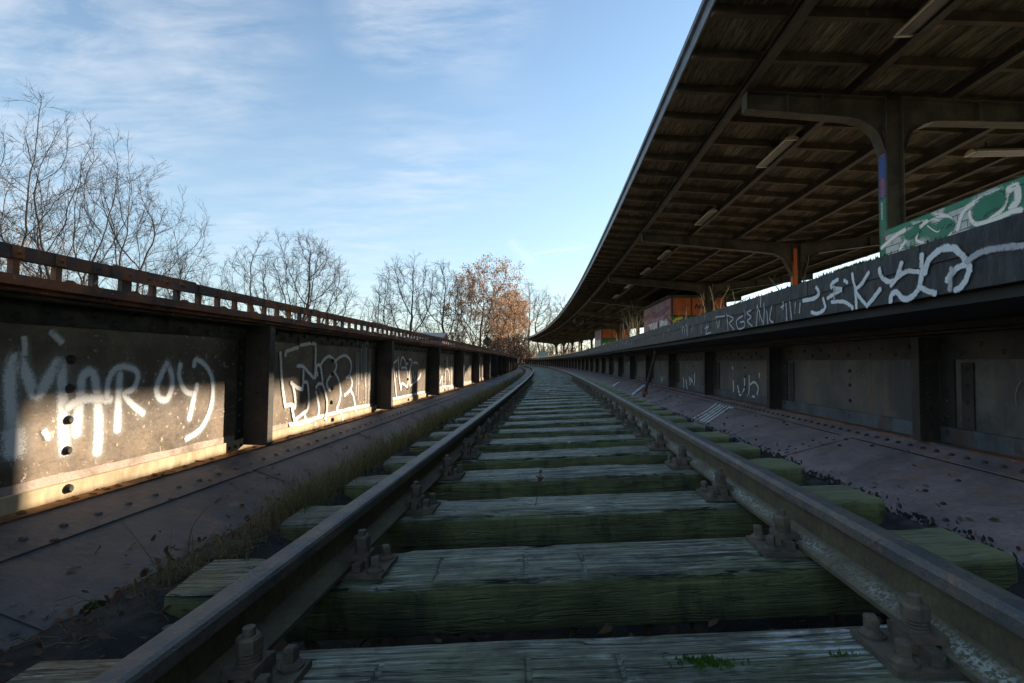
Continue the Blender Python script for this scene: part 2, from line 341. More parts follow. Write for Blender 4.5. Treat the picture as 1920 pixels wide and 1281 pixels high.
def parapet_mat():
    m, t, b = nt('painted_parapet_brick'); uv = t.nodes.new('ShaderNodeTexCoord')
    br = N(t, 'ShaderNodeTexBrick', Scale=1.); br.inputs['Brick Width'].default_value = .25; br.inputs['Row Height'].default_value = .083; br.inputs['Mortar Size'].default_value = .006
    t.links.new(uv.outputs['UV'], br.inputs['Vector']); v = coords(t, 'Object', (1, 1, 1))
    c = mix(t, ramp(t, nz(t, v, 1.6, 3, .5, .8), [(.49, 0.), (.54, 1.)]), (.03, .26, .15), (.6, .62, .6))
    c = mix(t, br.outputs['Fac'], c, (.16, .15, .11)); c = mix(t, .5, c, ramp(t, nz(t, v, 24., 5, .7), [(.3, .4), (.7, 1.)]), 'MULTIPLY')
    setc(t, b, c, .45); bump(t, b, mth(t, 'SUBTRACT', 1., br.outputs['Fac']), .5, .005); return m
M['parapet'] = parapet_mat()
# ------------------------------------------------------------------ sky and light
SUN_EL = math.radians(13.3); A0 = TH-K0*2
az = math.pi/2+A0-math.radians(39.9)            # clockwise from +Y
sd = Vector((math.sin(az)*math.cos(SUN_EL), math.cos(az)*math.cos(SUN_EL), math.sin(SUN_EL)))
w = bpy.data.worlds.new('World'); sc.world = w; w.use_nodes = True; t = w.node_tree; t.nodes.clear()
wo = t.nodes.new('ShaderNodeOutputWorld'); bg = t.nodes.new('ShaderNodeBackground'); sky = t.nodes.new('ShaderNodeTexSky')
sky.sky_type = 'NISHITA'; sky.sun_disc = False; sky.sun_elevation = SUN_EL; sky.sun_rotation = az
sky.air_density = 1.; sky.dust_density = .1; sky.ozone_density = 2.
tc = t.nodes.new('ShaderNodeTexCoord'); sp = t.nodes.new('ShaderNodeSeparateXYZ'); t.links.new(tc.outputs['Generated'], sp.inputs[0])
dz = mth(t, 'ADD', mth(t, 'MAXIMUM', sp.outputs[2], 0.), .12)
cb = t.nodes.new('ShaderNodeCombineXYZ'); t.links.new(mth(t, 'DIVIDE', sp.outputs[0], dz), cb.inputs[0]); t.links.new(mth(t, 'DIVIDE', sp.outputs[1], dz), cb.inputs[1])
mp = t.nodes.new('ShaderNodeMapping'); mp.inputs['Rotation'].default_value = (0, 0, math.radians(24)); mp.inputs['Scale'].default_value = (.8, 2., 1); mp.inputs['Location'].default_value = (3.1, 1.7, 0)
t.links.new(cb.outputs[0], mp.inputs['Vector'])
c1 = nz(t, mp.outputs[0], 3.8, 9, .62, .22); c2 = nz(t, mp.outputs[0], .45, 4, .5, .2)
def dirv(px, py): return Vector(ray(px, py)).normalized()
def near_dir(px, py, r0, r1):                  # how close a sky direction is to a cloud's place
    q = t.nodes.new('ShaderNodeVectorMath'); q.operation = 'DISTANCE'; t.links.new(tc.outputs['Generated'], q.inputs[0]); q.inputs[1].default_value = dirv(px, py)
    return ramp(t, mth(t, 'ADD', q.outputs['Value'], mth(t, 'MULTIPLY', mth(t, 'SUBTRACT', c2, .5), .35)), [(r0, 1.), (r1, 0.)])
spots = None
for (px, py, r0, r1, k) in ((20, 30, .06, .2, 1.), (200, 215, .03, .15, .8), (370, 80, .03, .15, .75), (-60, 190, .1, .2, 1.), (775, 15, .02, .1, 1.), (890, 70, .02, .1, .6), (790, 345, .02, .15, .9), (680, 470, .06, .25, .6), (460, 440, .02, .09, .7), (900, 290, .02, .18, .4)):
    e_ = mth(t, 'MULTIPLY', near_dir(px, py, r0, r1), k); spots = e_ if spots is None else mth(t, 'MAXIMUM', spots, e_)
cl = mth(t, 'MULTIPLY', ramp(t, c1, [(.38, 0.), (.68, 1.)]), spots)
haze = ramp(t, sp.outputs[2], [(0., 1.), (.15, .75), (.5, 0.)])
def streak(n, w_, along, a0, a1):              # a long thin trail across the sky
    n = Vector(n).normalized(); along = Vector(along)
    def dot(v):
        q = t.nodes.new('ShaderNodeVectorMath'); q.operation = 'DOT_PRODUCT'; t.links.new(tc.outputs['Generated'], q.inputs[0]); q.inputs[1].default_value = v; return q.outputs['Value']
    d = mth(t, 'ADD', mth(t, 'ABSOLUTE', dot(n)), mth(t, 'MULTIPLY', mth(t, 'SUBTRACT', c1, .5), w_*.9))
    e = mth(t, 'MULTIPLY', ramp(t, mth(t, 'DIVIDE', d, w_), [(0., 1.), (1., 0.)]), ramp(t, dot(along), [(a0, 0.), (a0+.015, 1.), (a1-.015, 1.), (a1, 0.)]))
    return e
d1, d2 = dirv(895, 400), dirv(1010, 500); d3, d4 = dirv(880, 492), dirv(1120, 460)
def seg(a, b, w_):
    n = a.cross(b); al = (b-a).normalized(); return streak(n, w_, al, al.dot(a), al.dot(b))
trail = mth(t, 'MULTIPLY', mth(t, 'MAXIMUM', mth(t, 'MULTIPLY', seg(d1, d2, .014), .22), mth(t, 'MULTIPLY', seg(d3, d4, .004), .4)), .8)
tint = mix(t, 1., sky.outputs[0], (1.02, .95, .87), 'MULTIPLY')
c = mix(t, mth(t, 'MULTIPLY', haze, .6), tint, (1.45, 1.9, 2.45))
c = mix(t, mth(t, 'MULTIPLY', cl, .5), c, (3., 3.1, 3.3)); c = mix(t, trail, c, (3.5, 3.6, 3.8))
t.links.new(c, bg.inputs[0]); bg.inputs[1].default_value = .15; t.links.new(bg.outputs[0], wo.inputs[0])
sl = bpy.data.lights.new('sun', 'SUN'); sl.energy = 5.; sl.angle = math.radians(.5); sl.color = (1., .85, .66)
so = bpy.data.objects.new('sun', sl); COL.objects.link(so); so.location = (0, 0, 40); so.rotation_euler = sd.to_track_quat('Z', 'Y').to_euler()
# ------------------------------------------------------------------ camera
cd = bpy.data.cameras.new('camera'); cam = bpy.data.objects.new('camera', cd); COL.objects.link(cam); sc.camera = cam
cd.sensor_width = 36; cd.lens = 36*F/1920; cd.clip_start = .02; cd.clip_end = 6000
cam.matrix_world = Matrix.Translation((0, 0, Z0)) @ Matrix.Rotation(math.pi/2+PIT, 4, 'X') @ Matrix.Rotation(ROLL, 4, 'Z')
sc.view_settings.view_transform = 'Standard'; sc.view_settings.look = 'None'; sc.view_settings.exposure = 1.15; sc.view_settings.gamma = 1
sc.cycles.use_denoising = True
# ================================================================== setting: ground
def sstep(a, b, x):
    t_ = max(0., min(1., (x-a)/(b-a))); return t_*t_*(3-2*t_)
def ground_z(x, y):
    s, u = SU(x, min(y, 130.)) if 0 < y < 200 and abs(x) < 80 else (y, x)
    k = sstep(56, 74, y)*(1-sstep(9, 26, abs(u-1)))
    return k*(Z0-.95)+noise.noise(Vector((x*.06, y*.06, 0)))*.25*(1-k)+noise.noise(Vector((x*.4, y*.4, 3)))*.08*k
ax = [-4000, -1500, -600, -300, -160]+[-100+4*i for i in range(51)]+[160, 300, 600, 1500, 4000]
ay = [-4000, -1500, -500, -150, -60, -30]+[-16+4*i for i in range(54)]+[240, 320, 500, 900, 1800, 4000]
mb = MB(); mb.grid([[Vector((x, y, ground_z(x, y))) for x in ax] for y in ay], False, None, 0, True)
tag(mb.build('ground', M['ground']), kind='structure')
# ================================================================== bridge deck
CANT = .0488
def hs(u): return -.456+CANT*u                 # rail head level across the canted track
def hl(u): return -.59-.3*(2.0+u)              # left inclined plate
def hr(u): return -.5-.3*(2.33-u)              # right inclined plate
LEND = 62.
S_all = srange(-4, LEND)
deck = empty('bridge_deck', P(0, 0, -.85), 'riveted steel trough deck sloping down to the sleepers on both sides', 'bridge deck')
mb = MB(); sweep(mb, [(1.62, -.84), (-1.62, -.99), (-1.62, -1.1), (1.62, -1.1)], S_all); child_of(mb.build('floor_plate', M['debris']), deck)
mb = MB(); sweep(mb, [(-1.13, hl(-1.13)-.02), (-1.13, hl(-1.13)), (-2.0, -.59), (-2.0, -.61)], S_all)
sweep(mb, [(-1.80, hl(-1.80)+.008), (-2.0, -.582), (-2.0, -.586), (-1.80, hl(-1.80)+.002)], S_all)     # lap plate along the top
for s in [1.28+1.55*k for k in range(20)]:
    for dd in (0, .05):
        for k in range(7):
            u = -1.2-.1*k; mb.rivet(P(s+dd*1.6, u, hl(u)), (0, 0, 1), .012, .008, 6)
    a, b = P(s+.04, -1.13, hl(-1.13)+.004), P(s+.04, -1.8, hl(-1.8)+.004); c_, d_ = P(s+.17, -1.8, hl(-1.8)+.004), P(s+.17, -1.13, hl(-1.13)+.004); mb.quad(a, d_, c_, b)
s = .9
while s < 30:
    mb.rivet(P(s, -1.87, hl(-1.87)+.008), (.2, 0, 1), .014, .011, 6); s += .145
child_of(mb.build('inclined_plate', M['incline_left']), deck)
mb = MB(); sweep(mb, [(1.3, hr(1.3)), (1.3, hr(1.3)-.02), (2.33, -.52), (2.33, -.5)], S_all)
sweep(mb, [(2.17, hr(2.17)+.008), (2.17, hr(2.17)+.001), (2.33, -.497), (2.33, -.492)], S_all)
sweep(mb, [(2.158, hr(2.158)+.0035), (2.158, hr(2.158)+.001), (2.1695, hr(2.1695)+.001), (2.1695, hr(2.1695)+.0035)], S_all, True, 2)
s = .9
while s < 34:
    mb.rivet(P(s, 2.235, hr(2.235)+.008), (-.2, 0, 1), .017, .014, 7, 2); s += .115
for s in [1.75+2.45*k for k in range(12)]:
    for dd in (-.07, .04):
        for k in range(9):
            u = 1.35+.09*k; mb.rivet(P(s+dd+.03*(k % 2), u, hr(u)), (0, 0, 1), .013, .01, 6, 2)
    a, b = P(s, 1.3, hr(1.3)+.005), P(s, 2.17, hr(2.17)+.005); c_, d_ = P(s-.13, 2.17, hr(2.17)+.005), P(s-.13, 1.3, hr(1.3)+.005); mb.quad(a, b, c_, d_)
    mb.quad(a, P(s, 1.3, hr(1.3)), P(s, 2.17, hr(2.17)), b); mb.quad(P(s+.001, 1.3, hr(1.3)+.0015), P(s+.012, 1.3, hr(1.3)+.0015), P(s+.012, 2.15, hr(2.15)+.0015), P(s+.001, 2.15, hr(2.15)+.0015), None, 2)
rg = random.Random(5)
for _ in range(60):
    s = rg.uniform(1.5, 14); u = rg.uniform(1.6, 2.15); mb.rivet(P(s, u, hr(u)), (0, 0, 1), .015, .012, 6, 2)
inc_r = mb
# ------------------------------------------------------------------ left girder wall
UL = -2.076
POSTS_L = [.72, 3.17, 5.68, 8.15, 10.5, 12.95, 15.4, 17.8, 20.2, 22.6, 25, 27.4, 29.8, 32.2, 34.6, 37, 39.4, 41.8, 44.2, 46.6, 49, 51.4, 53.8, 56.2, 58.6, 61]
gl = empty('plate_girder', P(6, UL, -.59), 'long left girder wall in brown paint, sunlit below, with white graffiti tags', 'girder')
mb = MB(); sweep(mb, [(UL, -.62), (UL, .215), (UL-.02, .215), (UL-.02, -.62)], S_all); web_l = mb
mb = MB(); sweep(mb, [(-1.885, .244), (-2.30, .244), (-2.30, .279), (-1.885, .279)], S_all)
sweep(mb, [(-1.92, .228), (-2.26, .228), (-2.26, .243), (-1.92, .243)], S_all)
s = .9
while s < 40:
    for u in (-1.95, -2.2): mb.rivet(P(s, u, .279), (0, 0, 1), .024, .02, 7)
    s += .31
child_of(mb.build('top_flange', M['flange_rust']), gl)
mb = MB(); sweep(mb, [(UL+.001, .126), (UL+.013, .126), (UL+.013, .214), (-1.96, .214), (-1.96, .227), (UL+.001, .227)], S_all)
s = .8; k = 0
while s < 40:
    mb.rivet(P(s, UL+.013, .15 if k % 2 else .185), (1, 0, 0), .019, .016, 8); s += .105; k += 1
child_of(mb.build('top_angle', M['angle_left']), gl)
mb = MB(); sweep(mb, [(UL+.001, -.578), (UL+.014, -.578), (UL+.014, -.515), (UL+.001, -.512)], S_all); child_of(mb.build('bottom_angle', M['band_left']), gl)
mb = MB(); rg = random.Random(2)
Sf = []; s = -4.
while s < LEND: Sf.append(s); s += .05 if s < 12 else .3
Sf.append(LEND)
hb = [-.478+.006*noise.noise(Vector((s*6, 0, 0)))+.008*noise.noise(Vector((s*1.3, 4, 0))) for s in Sf]
mb.grid([[P(s, UL+.0025, -.512), P(s, UL+.0025, h)] for s, h in zip(Sf, hb)]); child_of(mb.build('paint_edge', M['pink_left']), gl)
mb = MB(); sweep(mb, [(UL+.014, -.6), (-1.985, -.6), (-1.985, -.578), (UL+.014, -.578)], S_all)
s = .7
while s < 30:
    mb.rivet(P(s, -2.02, -.578), (0, 0, 1), .016, .014, 7); s += .21
rg = random.Random(8)
for _ in range(90):                                   # flaking rust scales lying on the ledge
    s = rg.uniform(1, 16); c_ = P(s, rg.uniform(-2.05, -1.99), -.574); r_ = rg.uniform(.006, .022)
    mb.box(c_, Vector((rg.uniform(-1, 1), rg.uniform(-1, 1), rg.uniform(-.2, .2))).normalized()*r_, Vector((rg.uniform(-1, 1), rg.uniform(-1, 1), 0)).normalized()*r_*.6, (0, 0, .002))
child_of(mb.build('ledge', M['ledge']), gl)
def tang(s):
    a = Ctr(s)[2]; return Vector((math.sin(a), math.cos(a), 0)), Vector((math.cos(a), -math.sin(a), 0))
for i, s in enumerate(POSTS_L):                       # stiffeners: an angle leg on the web and a gusset standing out from it
    mb = MB(); T, Nn = tang(s)
    def L(ds, u, h): return P(s, u, h)+T*ds
    w_ = .165
    mb.box(L(0, UL+.0135+w_/2, -.17), Nn*(w_/2), T*.007, Vector((0, 0, .382)))
    mb.box(L(-.045, UL+.006+.0006, -.17), Nn*.0055, T*.037, Vector((0, 0, .34)))
    mb.box(L(.045, UL+.006+.0006, -.17), Nn*.0055, T*.037, Vector((0, 0, .34)))
    mb.box(L(0, UL+.0135+w_+.006, -.17), Nn*.0055, T*.03, Vector((0, 0, .382)))
    if i < 8:
        for k in range(7):
            h = -.46+.1*k; mb.rivet(L(-.05, UL+.0125, h), Nn, .014, .012, 7); mb.rivet(L(.05, UL+.0125, h), Nn, .014, .012, 7)
            mb.rivet(L(-.008, UL+.1, h+.05), -T, .013, .006, 6)
    child_of(mb.build('stiffener', M['dark_steel']), gl)
mb = MB()
for s in (1.97, 4.5, 6.95, 9.4):                      # plate joints: a vertical row of heads in the middle of a panel
    for h in (-.54, -.385, -.26, -.13, -.01): mb.rivet(P(s, UL+(.014 if h < -.5 else 0), h), tang(s)[1], .02, .02, 9)
for s in (3.02, 3.33, 5.52): 
    for k in range(3): mb.rivet(P(s+.06*k, UL+.014, -.55), tang(s)[1], .012, .012, 7)
web_l.add(mb, 1)
# spray paint -------------------------------------------------------
def catmull(pts, n=6):
    if len(pts) < 3: return [tuple(pts[0][k]+(pts[1][k]-pts[0][k])*i/4 for k in range(len(pts[0]))) for i in range(5)]
    out = []; q = [pts[0]]+list(pts)+[pts[-1]]
    for i in range(1, len(q)-2):
        a, b, c, d = q[i-1], q[i], q[i+1], q[i+2]
        for j in range(n):
            u = j/n
            out.append(tuple(.5*(2*b[k]+(c[k]-a[k])*u+(2*a[k]-5*b[k]+4*c[k]-d[k])*u*u+(3*b[k]-a[k]-3*c[k]+d[k])*u**3) for k in range(len(b))))
    return out+[pts[-1]]
class Paint:
    """strokes of paint laid on a surface; surf(a, b, lift) gives the 3-D point of surface coordinates a, b"""
    def __init__(s, surf): s.mb = MB(); s.surf = surf; s.n = 0
    def stroke(s, pts, width, mi=0, n=6):
        p = catmull(pts, n); s.n += 1; lift = .0012+.00022*(s.n % 40); rows = []; hw = width/2
        def ext(q, r_):
            l = math.hypot(q[0]-r_[0], q[1]-r_[1]) or 1e-6; return (q[0]+(q[0]-r_[0])/l*hw*.8, q[1]+(q[1]-r_[1])/l*hw*.8)
        p = [ext(p[0], p[1]), (p[0][0], p[0][1])]+list(p[1:-1])+[(p[-1][0], p[-1][1]), ext(p[-1], p[-2])]
        U = [0.]
        for i in range(1, len(p)): U.append(U[-1]+math.hypot(p[i][0]-p[i-1][0], p[i][1]-p[i-1][1]))
        E_ = [min(1., min(q, U[-1]-q)/(hw*.8)) for q in U]
        for i in range(len(p)):
            a = p[max(i-1, 0)]; b = p[min(i+1, len(p)-1)]; dx, dy = b[0]-a[0], b[1]-a[1]; l = math.hypot(dx, dy) or 1e-6
            nx, ny = -dy/l*hw, dx/l*hw
            rows.append([s.surf(p[i][0]+nx, p[i][1]+ny, lift), s.surf(p[i][0]-nx, p[i][1]-ny, lift)])
        s.mb.grid(rows, False, lambda i, j: (E_[i], float(j)), mi)
def px_pts(zp, ox, oy, k): return [(x/k+ox, y/k+oy) for x, y in zp]
def left_surf(s, h, l):
    return P(s, UL+l+(.014 if h < -.513 else (.0135 if h > .124 else 0)), h)
def trace_left(pt, zp, ox, oy, k, width, mi=0):
    pt.stroke([on_wall(x, y, UL) for x, y in px_pts(zp, ox, oy, k)], width, mi)
g = Paint(left_surf); Z = (0, 400, 2.2875)
for zp, wd in [([(50, 1020), (48, 900), (42, 780), (42, 690), (70, 618), (110, 690), (150, 775), (185, 745), (222, 680), (255, 640), (264, 720), (268, 830), (272, 950), (278, 1020)], .062),
               ([(52, 950), (55, 985), (55, 1020)], .1),
               ([(325, 945), (335, 850), (345, 760), (352, 705), (378, 680), (402, 700), (414, 780), (420, 870), (420, 950), (415, 1025)], .055), ([(290, 832), (350, 798), (420, 795), (470, 800)], .05),
               ([(500, 930), (503, 850), (507, 760), (512, 690)], .048), ([(455, 790), (462, 720), (490, 670), (530, 658), (575, 672), (588, 705), (570, 750), (530, 778), (565, 820), (610, 858)], .04),
               ([(712, 645), (690, 690), (668, 750), (680, 792), (712, 797), (733, 750), (733, 690), (712, 648)], .046),
               ([(770, 650), (765, 700), (790, 760), (830, 772), (842, 735)], .042), ([(832, 770), (820, 830), (808, 882)], .045),
               ([(828, 655), (835, 630), (862, 640), (890, 672), (908, 722), (907, 800), (888, 870), (852, 930), (795, 968)], .04),
               ([(98, 535), (100, 560), (99, 605)], .03), ([(215, 512), (235, 530), (258, 552)], .035), ([(185, 935), (200, 962)], .03)]:
    trace_left(g, zp, *Z, wd*2.2, 5); trace_left(g, zp, *Z, wd*1.18, 0)
Z = (400, 580, 6)
for zp in [[(745, 490), (750, 580), (755, 700), (765, 820), (780, 950), (800, 1090)], [(800, 1090), (870, 1075), (905, 1105)], [(905, 1110), (915, 1060), (905, 950), (885, 860), (865, 830)],
           [(865, 825), (930, 880), (990, 905)], [(990, 905), (1000, 820), (1005, 640)], [(935, 640), (1000, 645), (1060, 710), (1120, 775)], [(1120, 775), (1135, 700), (1138, 560), (1140, 430), (1110, 385), (1040, 390), (960, 405)],
           [(940, 430), (850, 460), (805, 480), (800, 520)], [(1000, 820), (1045, 830), (1060, 950), (1060, 1080), (1040, 1140)], [(1040, 1140), (960, 1200), (905, 1250)], [(905, 1260), (885, 1180), (870, 1080)],
           [(1135, 770), (1150, 650), (1170, 625), (1195, 650), (1210, 750), (1215, 830), (1170, 840), (1145, 880)], [(1215, 830), (1250, 940), (1270, 1060), (1265, 1150), (1240, 1240)], [(1155, 930), (1175, 1020), (1190, 1130), (1180, 1200)],
           [(1168, 715), (1170, 745)], [(1200, 640), (1240, 570), (1300, 530), (1350, 560), (1380, 610), (1380, 660), (1350, 720), (1300, 770), (1275, 830), (1290, 890), (1315, 910)],
           [(1370, 720), (1410, 800), (1430, 920), (1420, 1030), (1385, 1120)], [(1385, 1120), (1430, 1180), (1440, 1255)], [(1375, 580), (1420, 540), (1480, 520), (1530, 560), (1550, 640), (1530, 740), (1490, 770)],
           [(1530, 740), (1560, 820), (1540, 900), (1475, 970)], [(1540, 910), (1575, 980), (1590, 1080), (1590, 1150)], [(1020, 1160), (1030, 1210), (1060, 1270), (1130, 1290)]]:
    trace_left(g, zp, *Z, .043, 1)
trace_left(g, [(850, 1300), (1000, 1272), (1190, 1212), (1400, 1155), (1600, 1105), (1745, 1080)], *Z, .04, 1)
rg = random.Random(3)
for _ in range(26):
    x = rg.uniform(1595, 1760); y0 = rg.uniform(330, 600); trace_left(g, [(x, y0), (x+rg.uniform(-4, 4), y0+150), (x, y0+rg.uniform(200, 480))], *Z, rg.uniform(.012, .035), 2)
Z = (700, 600, 8)
for zp in [[(285, 610), (295, 700), (310, 850), (325, 1030), (340, 1180)], [(290, 650), (350, 600)], [(365, 560), (370, 700), (375, 850), (390, 960), (405, 1050)], [(405, 1050), (415, 960), (440, 960), (500, 1010)], [(500, 1010), (520, 940), (515, 800), (490, 720), (420, 720)],
           [(410, 680), (415, 610), (435, 560), (470, 600), (490, 680)], [(490, 680), (520, 630), (550, 590), (580, 630), (550, 740), (540, 850), (550, 990)], [(550, 990), (600, 950), (680, 880), (712, 800)], [(590, 770), (600, 850), (620, 890), (635, 830)], [(600, 650), (635, 635), (665, 655)], [(340, 790), (345, 850)]]:
    trace_left(g, zp, *Z, .043, 1)
trace_left(g, [(260, 1190), (450, 1150), (600, 1115), (760, 1078)], *Z, .04, 1)
for zp, wd in [([(960, 730), (975, 850), (995, 960)], .05), ([(995, 960), (1030, 850), (1040, 1000)], .05), ([(1072, 1030), (1080, 780), (1105, 735), (1130, 780), (1140, 900)], .05), ([(1170, 560), (1172, 800), (1170, 1050)], .15), ([(1105, 560), (1102, 690)], .08), ([(1000, 700), (1000, 800)], .05), ([(945, 1030), (1060, 1000), (1180, 985)], .04)]:
    trace_left(g, zp, *Z, wd, 1 if wd < .1 else 2)
trace_left(g, [(980, 585), (985, 660)], *Z, .22, 3); trace_left(g, [(960, 690), (985, 670)], *Z, .1, 3)
for zp, wd in [([(1370, 760), (1380, 800)], .2), ([(1350, 930), (1400, 960), (1450, 930)], .09), ([(1360, 700), (1385, 720)], .12), ([(1600, 880), (1605, 920)], .2)]: trace_left(g, zp, *Z, wd, 2)
trace_left(g, [(1765, 600), (1768, 640)], *Z, .25, 4); trace_left(g, [(1880, 590), (1878, 760)], *Z, .1, 2)
web_l.add(g.mb, 2); child_of(web_l.build('web_plate', [M['web_left'], M['dark_steel'], M['spray_white'], M['spray_thin'], M['spray_drip'], M['spray_pink'], M['spray_green'], M['overspray']]), gl)
mb = MB(); rg = random.Random(11)                     # chipped paint flakes of bare tan primer on the first panels
for _ in range(900):
    s = rg.uniform(1.7, 5.6) if rg.random() < .7 else rg.uniform(5, 12); h = rg.uniform(-.48, .1); 
    if h > -.2 and rg.random() < .7: continue
    if noise.noise(Vector((s*3, h*5, 1))) < .06+.25*rg.random(): continue
    c_ = P(s, UL+.0016, h); T, Nn = tang(s); r_ = rg.uniform(.0015, .0055)*(1.7 if rg.random() < .15 else 1); n_ = rg.randint(5, 7); st = rg.uniform(.8, 1.6)
    mb.poly([c_+T*math.cos(2*math.pi*k/n_)*r_*rg.uniform(.6, 1.2)*st+Vector((0, 0, 1))*math.sin(2*math.pi*k/n_)*r_*rg.uniform(.6, 1.2) for k in range(n_)])
for (a, b) in [((2.75, -.36), (3.1, -.345)), ((2.0, -.5), (2.2, -.47)), ((2.9, -.31), (3.08, -.3))]:
    mb.quad(P(a[0], UL+.0017, a[1]), P(b[0], UL+.0017, b[1]), P(b[0], UL+.0017, b[1]+.002), P(a[0], UL+.0017, a[1]+.003))
child_of(tag(mb.build('paint_chips', M['pink_left']), kind='stuff'), gl)
# ------------------------------------------------------------------ railing on the left girder
rl = empty('railing', P(6, -1.95, .28), 'low rusty railing bar on short stubs along the top of the left girder', 'railing')
mb = MB(); sweep(mb, [(-1.935, .339), (-1.965, .339), (-1.965, .387), (-1.935, .387)], srange(-4, LEND))
for s in (2.0, 5.1, 8.2): 
    sweep(mb, [(-1.925, .334), (-1.934, .334), (-1.934, .392), (-1.925, .392)], [s, s+.25, s+.5])
    for k in range(4): mb.rivet(P(s+.08+.11*k, -1.925, .363), tang(s)[1], .011, .009, 6)
child_of(mb.build('top_bar', M['rust']), rl)
s = 1.0; k = 0; rest = MB()
while s < LEND:
    T, Nn = tang(s); wd = .025 if k == 7 else .012
    m_ = MB() if k < 99 else rest
    m_.box(P(s, -1.95, .309), T*wd, Nn*.011, (0, 0, .0295))
    if k < 99:
        m_.box(P(s, -1.932, .363), T*.019, Nn*.0028, (0, 0, .021)); m_.rivet(P(s, -1.929, .363), Nn, .009, .008, 6)
        child_of(m_.build('stub_post', M['rust']), rl)
    s += .155 if s < 16.2 else .31; k += 1
child_of(tag(rest.build('stub_post', M['rust']), kind='stuff'), rl)
# ================================================================== platform and right girder
UP = 1.563; PEND = 96.
SR = srange(-4, PEND)
pf = empty('station_platform', P(6, UP, .3), 'raised platform with dark overhanging edge beam covered in pale graffiti', 'platform')
mb = MB(); sweep(mb, [(UP, .303), (UP+.32, .303), (UP+.32, .528), (UP+.004, .528)], SR)
rg = random.Random(4)
beam = mb
mb = MB(); sweep(mb, [(UP-.004, .442), (UP+.3, .442), (UP+.3, .54), (UP-.004, .54)], SR)
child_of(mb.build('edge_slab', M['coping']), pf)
mb = MB(); sweep(mb, [(UP+.31, .31), (11.7, .31), (11.7, .525), (UP+.31, .525)], SR); child_of(mb.build('deck_slab', M['platform_top']), pf)
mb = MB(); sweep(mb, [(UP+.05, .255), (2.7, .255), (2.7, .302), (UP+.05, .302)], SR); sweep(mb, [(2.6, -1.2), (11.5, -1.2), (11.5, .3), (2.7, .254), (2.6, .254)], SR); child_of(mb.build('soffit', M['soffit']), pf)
# lichen crumbs, joints
mb = MB()
s = 1.4
while s < 50:
    mb.quad(P(s, UP-.0055, .441), P(s+.007, UP-.0055, .441), P(s+.007, UP-.0055, .541), P(s, UP-.0055, .541)); mb.quad(P(s+.5, UP-.0015, .304), P(s+.507, UP-.0015, .304), P(s+.507, UP-.0015, .441), P(s+.5, UP-.0015, .441)); s += 1.02
child_of(mb.build('joint', M['soffit']), pf)
def edge_surf(s, h, l): return P(s, UP-l-.0005-(.004 if h > .441 else 0), h)
g = Paint(edge_surf); Z = (1280, 440, 2.784)
def tr_e(zp, wd, mi=0, Z_=None):
    pts = [on_wall(x, y, UP) for x, y in px_pts(zp, *(Z_ or Z))]
    g.stroke([(s, max(.31, min(.535, h))) for s, h in pts], wd, mi)
for zp, wd in [([(630, 345), (690, 332), (715, 305), (703, 275)], .035), ([(815, 235), (785, 255), (785, 278), (832, 286), (795, 308), (758, 332)], .032), ([(735, 335), (745, 385), (705, 412), (675, 405)], .032), ([(780, 352), (840, 350), (880, 372), (890, 402)], .03), ([(850, 240), (865, 250)], .03),
               ([(892, 205), (905, 300), (910, 385)], .03), ([(978, 198), (945, 250), (908, 292), (938, 340), (965, 378)], .03), ([(965, 378), (1000, 330), (1035, 285)], .035),
               ([(1035, 178), (1045, 222), (1080, 246), (1120, 230), (1152, 148)], .035), ([(1092, 268), (1130, 222), (1180, 192), (1245, 196)], .03), ([(1090, 362), (1095, 315), (1122, 300), (1155, 335), (1200, 325), (1240, 272), (1255, 180), (1258, 105)], .037),
               ([(1240, 272), (1280, 292), (1325, 328)], .035), ([(1268, 205), (1290, 140), (1350, 82), (1420, 70), (1470, 110), (1482, 150)], .04), ([(1385, 240), (1420, 190), (1470, 160), (1502, 162), (1492, 220), (1462, 270), (1430, 312)], .037)]:
    tr_e(zp, wd, 0)
tr_e([(1490, 140), (1560, 95), (1650, 72), (1780, 58)], .035, 1)
for zp in [[(180, 430), (225, 425)], [(185, 490), (178, 430)], [(235, 410), (240, 515)], [(235, 420), (268, 438), (245, 462)], [(245, 462), (272, 512)], [(318, 425), (285, 450), (295, 495), (325, 482), (325, 455), (305, 458)], [(362, 395), (340, 410), (362, 430), (342, 452), (368, 482)], [(390, 485), (393, 430), (396, 368)], [(396, 368), (412, 430), (427, 482)], [(427, 482), (430, 420), (432, 358)],
           [(470, 375), (460, 440), (478, 472)], [(444, 400), (450, 470)], [(545, 360), (550, 462)], [(565, 350), (575, 460)], [(100, 468), (100, 512)], [(120, 492), (137, 480), (125, 517), (152, 510)], [(520, 380), (535, 372)], [(20, 470), (30, 530)], [(0, 500), (10, 480), (15, 520)]]:
    tr_e(zp, .02, 1)
rg = random.Random(21)
s = 11.0
while s < 34:
    h0 = rg.uniform(.36, .41); hh = rg.uniform(.05, .12); ww = rg.uniform(.05, .16)
    g.stroke([(s+rg.uniform(0, ww), h0+rg.uniform(0, hh)) for _ in range(rg.randint(3, 5))], .022, 1 if rg.random() < .75 else 2); s += rg.uniform(.12, .5)
for _ in range(90):
    s = rg.uniform(2.2, 30); h0 = rg.uniform(.4, .53); g.stroke([(s, h0), (s+.01, h0-rg.uniform(.03, .09))], rg.uniform(.01, .035), 3)
beam.add(g.mb, 1); child_of(beam.build('edge_beam', [M['coping'], M['spray_bold'], M['spray_grey'], M['spray_pink'], M['spray_drip']]), pf)
